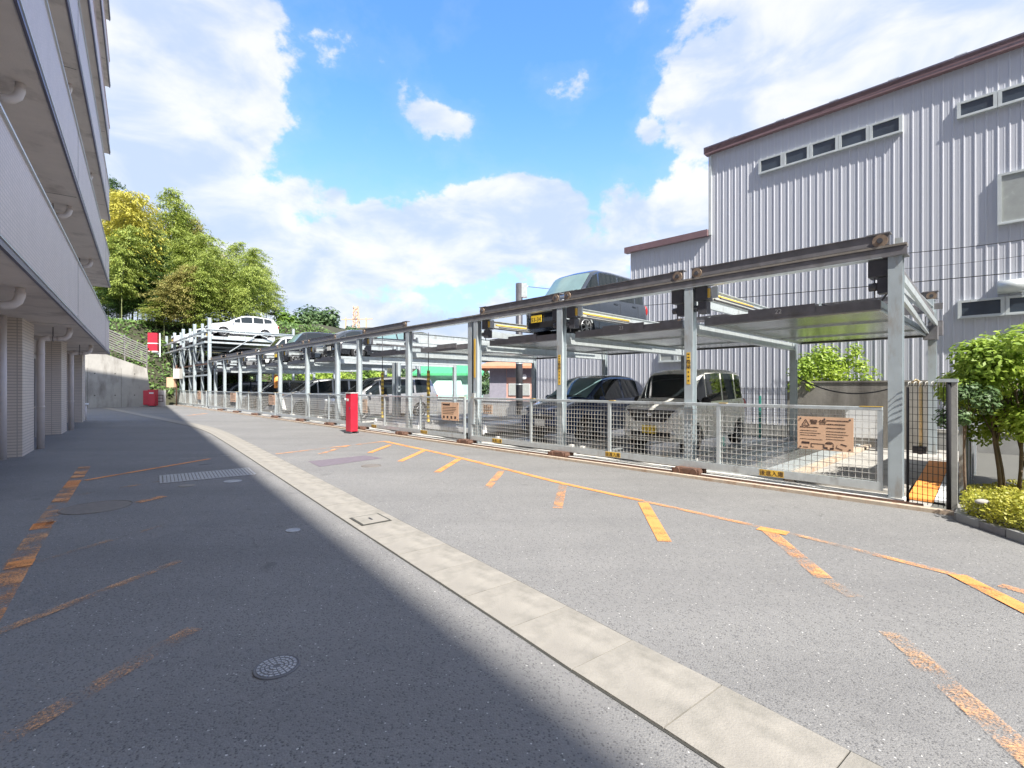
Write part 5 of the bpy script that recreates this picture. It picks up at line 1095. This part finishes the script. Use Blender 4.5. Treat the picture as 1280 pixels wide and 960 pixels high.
# ================================================================ far houses, tower, poles
def box_house(name, label, px0, px1, pyt, D, depth, wallm, parts):
    a, b = at(px0, D), at(px1, D); t = thing(name, label, 'house', (a.x, D, 0)); wdt = b.x-a.x; H = zat(pyt, D)
    ob('wall', MB().box(0, wdt, 0, depth, 0, H), wallm, t); return t, wdt, H
t, wdt, H = box_house('house', 'small pink walled house with terracotta roof seen through the rack', 612, 672, 458, 33, 8, 'pinkhouse', None)
ob('grey_wall_panel', MB().box(0, wdt*.35, -.03, 0, 0, H).box(wdt*.36, wdt, -.03, 0, H-.75, H), 'greywall', t)
ob('roof', MB().add([(-.7, -.8, H), (wdt+.5, -.8, H), (wdt+.5, 4, H+1.0), (.9, 4, H+1.0), (-.7, 9, H), (wdt+.5, 9, H), (-.7, -.8, H-.15), (wdt+.5, -.8, H-.15), (-.7, 9, H-.15), (wdt+.5, 9, H-.15)], [(0, 1, 2, 3), (0, 3, 4), (3, 2, 5, 4), (6, 7, 1, 0), (8, 6, 0, 4), (7, 9, 5, 2, 1)]), 'rooftile', t)
for k in (1.35, 2.1): 
    f_ = ob('window', MB().box(k-.05, k+.65, -.08, -.03, .95, 1.75), 'alum', t); ob('pane', MB().box(k, k+.6, -.09, -.081, 1.0, 1.7), 'frost', f_)
ob('satellite_dish', MB().ellip((2.35, -.3, 2.2), (.18, .06, .2)), 'white', t)
t, wdt, H = box_house('house', 'pale teal building with green roof beyond the second gate', 524, 596, 467, 42, 9, 'tealwall', None)
ob('roof', MB().add([(-.6, -.6, H), (wdt+.6, -.6, H), (wdt+.6, 5, H+1.0), (-.6, 5, H+1.0), (-.6, -.6, H-.18), (wdt+.6, -.6, H-.18), (-.6, 10, H), (wdt+.6, 10, H)], [(0, 1, 2, 3), (4, 5, 1, 0), (3, 2, 7, 6)]), 'greenroof', t)
for k in range(14): ob('roof_rib', MB().add([(-.5+k*.42, -.62, H+.02), (-.42+k*.42, -.62, H+.02), (-.42+k*.42, 5, H+1.03), (-.5+k*.42, 5, H+1.03)], [(0, 1, 2, 3)]), 'greenroof', t)
ob('lean_to_roof', MB().add([(1.0, -3, .9), (4.2, -3, .9), (3.6, 0, H-.5), (1.6, 0, H-.5)], [(0, 1, 2, 3)]).box(1.0, 4.2, -3, -.02, 0, .88), 'tealwall', t)
t, wdt, H = box_house('house', 'white block with a small dark window above the terracotta roof', 640, 690, 438, 55, 8, 'white', None)
ob('window', MB().box(1.6, 2.2, -.06, 0, H-1.1, H-.6), 'winglass', t); ob('roof_slab', MB().box(-.2, wdt+.2, -.2, 8.2, H, H+.15), 'bright', t)
# low wall with green fence and pale band behind the empty bays
tag(ob('yard_wall', MB().box(-26, -6.5, 0, .15, 0, .75).box(-26, -6.5, -.02, .17, .75, .80), 'bright', None, R(0, 9.2), RZ), 'low white yard wall behind the empty middle bays', 'wall')
pl = thing('utility_pole', 'dark banded utility pole standing behind the navy hatchback', 'pole', at(649, 21)); ob('shaft', MB().cyl((0, 0, 0), (0, 0, 6.0), .15, 14), 'dark', pl)
for z in (1.6, 2.5, 2.6): ob('pole_band', MB().cyl((0, 0, z), (0, 0, z+.04), .158, 14), 'galv', pl)
ob('transformer_box', MB().box(.08, .34, -.1, .15, 5.4, 6.0).box(-.15, .4, -.03, .03, 5.85, 5.92), 'galv', pl)
cable('thin overhead wire leaving the utility pole to the right', at(650, 21, 5.9), at(900, 40, 9.6), .4, .012)
lt = thing('lattice_tower', 'distant steel lattice tower beside the bamboo grove', 'tower', at(339, 120))
hT = zat(352, 120)
for sx, sy in ((-1, -1), (1, -1), (1, 1), (-1, 1)): ob('tower_leg', MB().bar((sx*2.4, sy*2.4, 0), (sx*.8, sy*.8, hT), .3), 'galv', lt)
for k in range(9):
    f0, f1 = k/9, (k+1)/9; w0 = 2.4-1.6*f0; w1 = 2.4-1.6*f1; mb = MB()
    for sy in (-1, 1): mb.bar((-w0, sy*w0, hT*f0), (w1, sy*w1, hT*f1), .16).bar((w0, sy*w0, hT*f0), (-w1, sy*w1, hT*f1), .16).bar((-w1, sy*w1, hT*f1), (w1, sy*w1, hT*f1), .16)
    ob('lattice_brace', mb, 'galv', lt)
for k in (.80, .92): ob('cross_arm', MB().box(-3.4, 3.4, -.2, .2, hT*k, hT*k+.3), 'galv', lt)
pl = thing('utility_pole', 'grey concrete utility pole in front of the lattice tower', 'pole', at(326.5, 70, 0)); hP = zat(348, 70); ob('shaft', MB().cyl((0, 0, 0), (0, 0, hP), .2, 10), 'steel', pl); ob('cross_arm', MB().box(-1.3, 1.3, -.08, .08, hP-.8, hP-.65), 'steel', pl); ob('cross_arm', MB().box(-1.0, 1.0, -.08, .08, hP-1.9, hP-1.75), 'steel', pl)
cr = thing('rooftop_mast', 'rusty lattice mast and orange frame on a far roof above the cars', 'mast', at(447, 90)); hM = zat(383, 90)
for sx in (-1, 1):
    for sy in (-1, 1): ob('mast_leg', MB().bar((sx*.9, sy*.9, 0), (sx*.3-.3, sy*.4, hM), .14), 'tan', cr)
for k in range(6): z = hM*.55+k*hM*.075; ob('mast_brace', MB().bar((-.9+.05*k, -.6, z), (.6-.05*k, -.6, z+hM*.07), .12).bar((.6-.05*k, -.6, z), (-.9+.05*k, -.6, z+hM*.07), .12), 'tan', cr)
ob('orange_frame', MB().bar((-3.0, 0, zat(399.5, 90)), (2.8, 0, zat(398.5, 90)), .16).bar((-2.2, 0, 0), (-2.2, 0, zat(397, 90)), .2).bar((1.6, 0, 0), (1.6, 0, zat(397, 90)), .2), 'tan', cr)
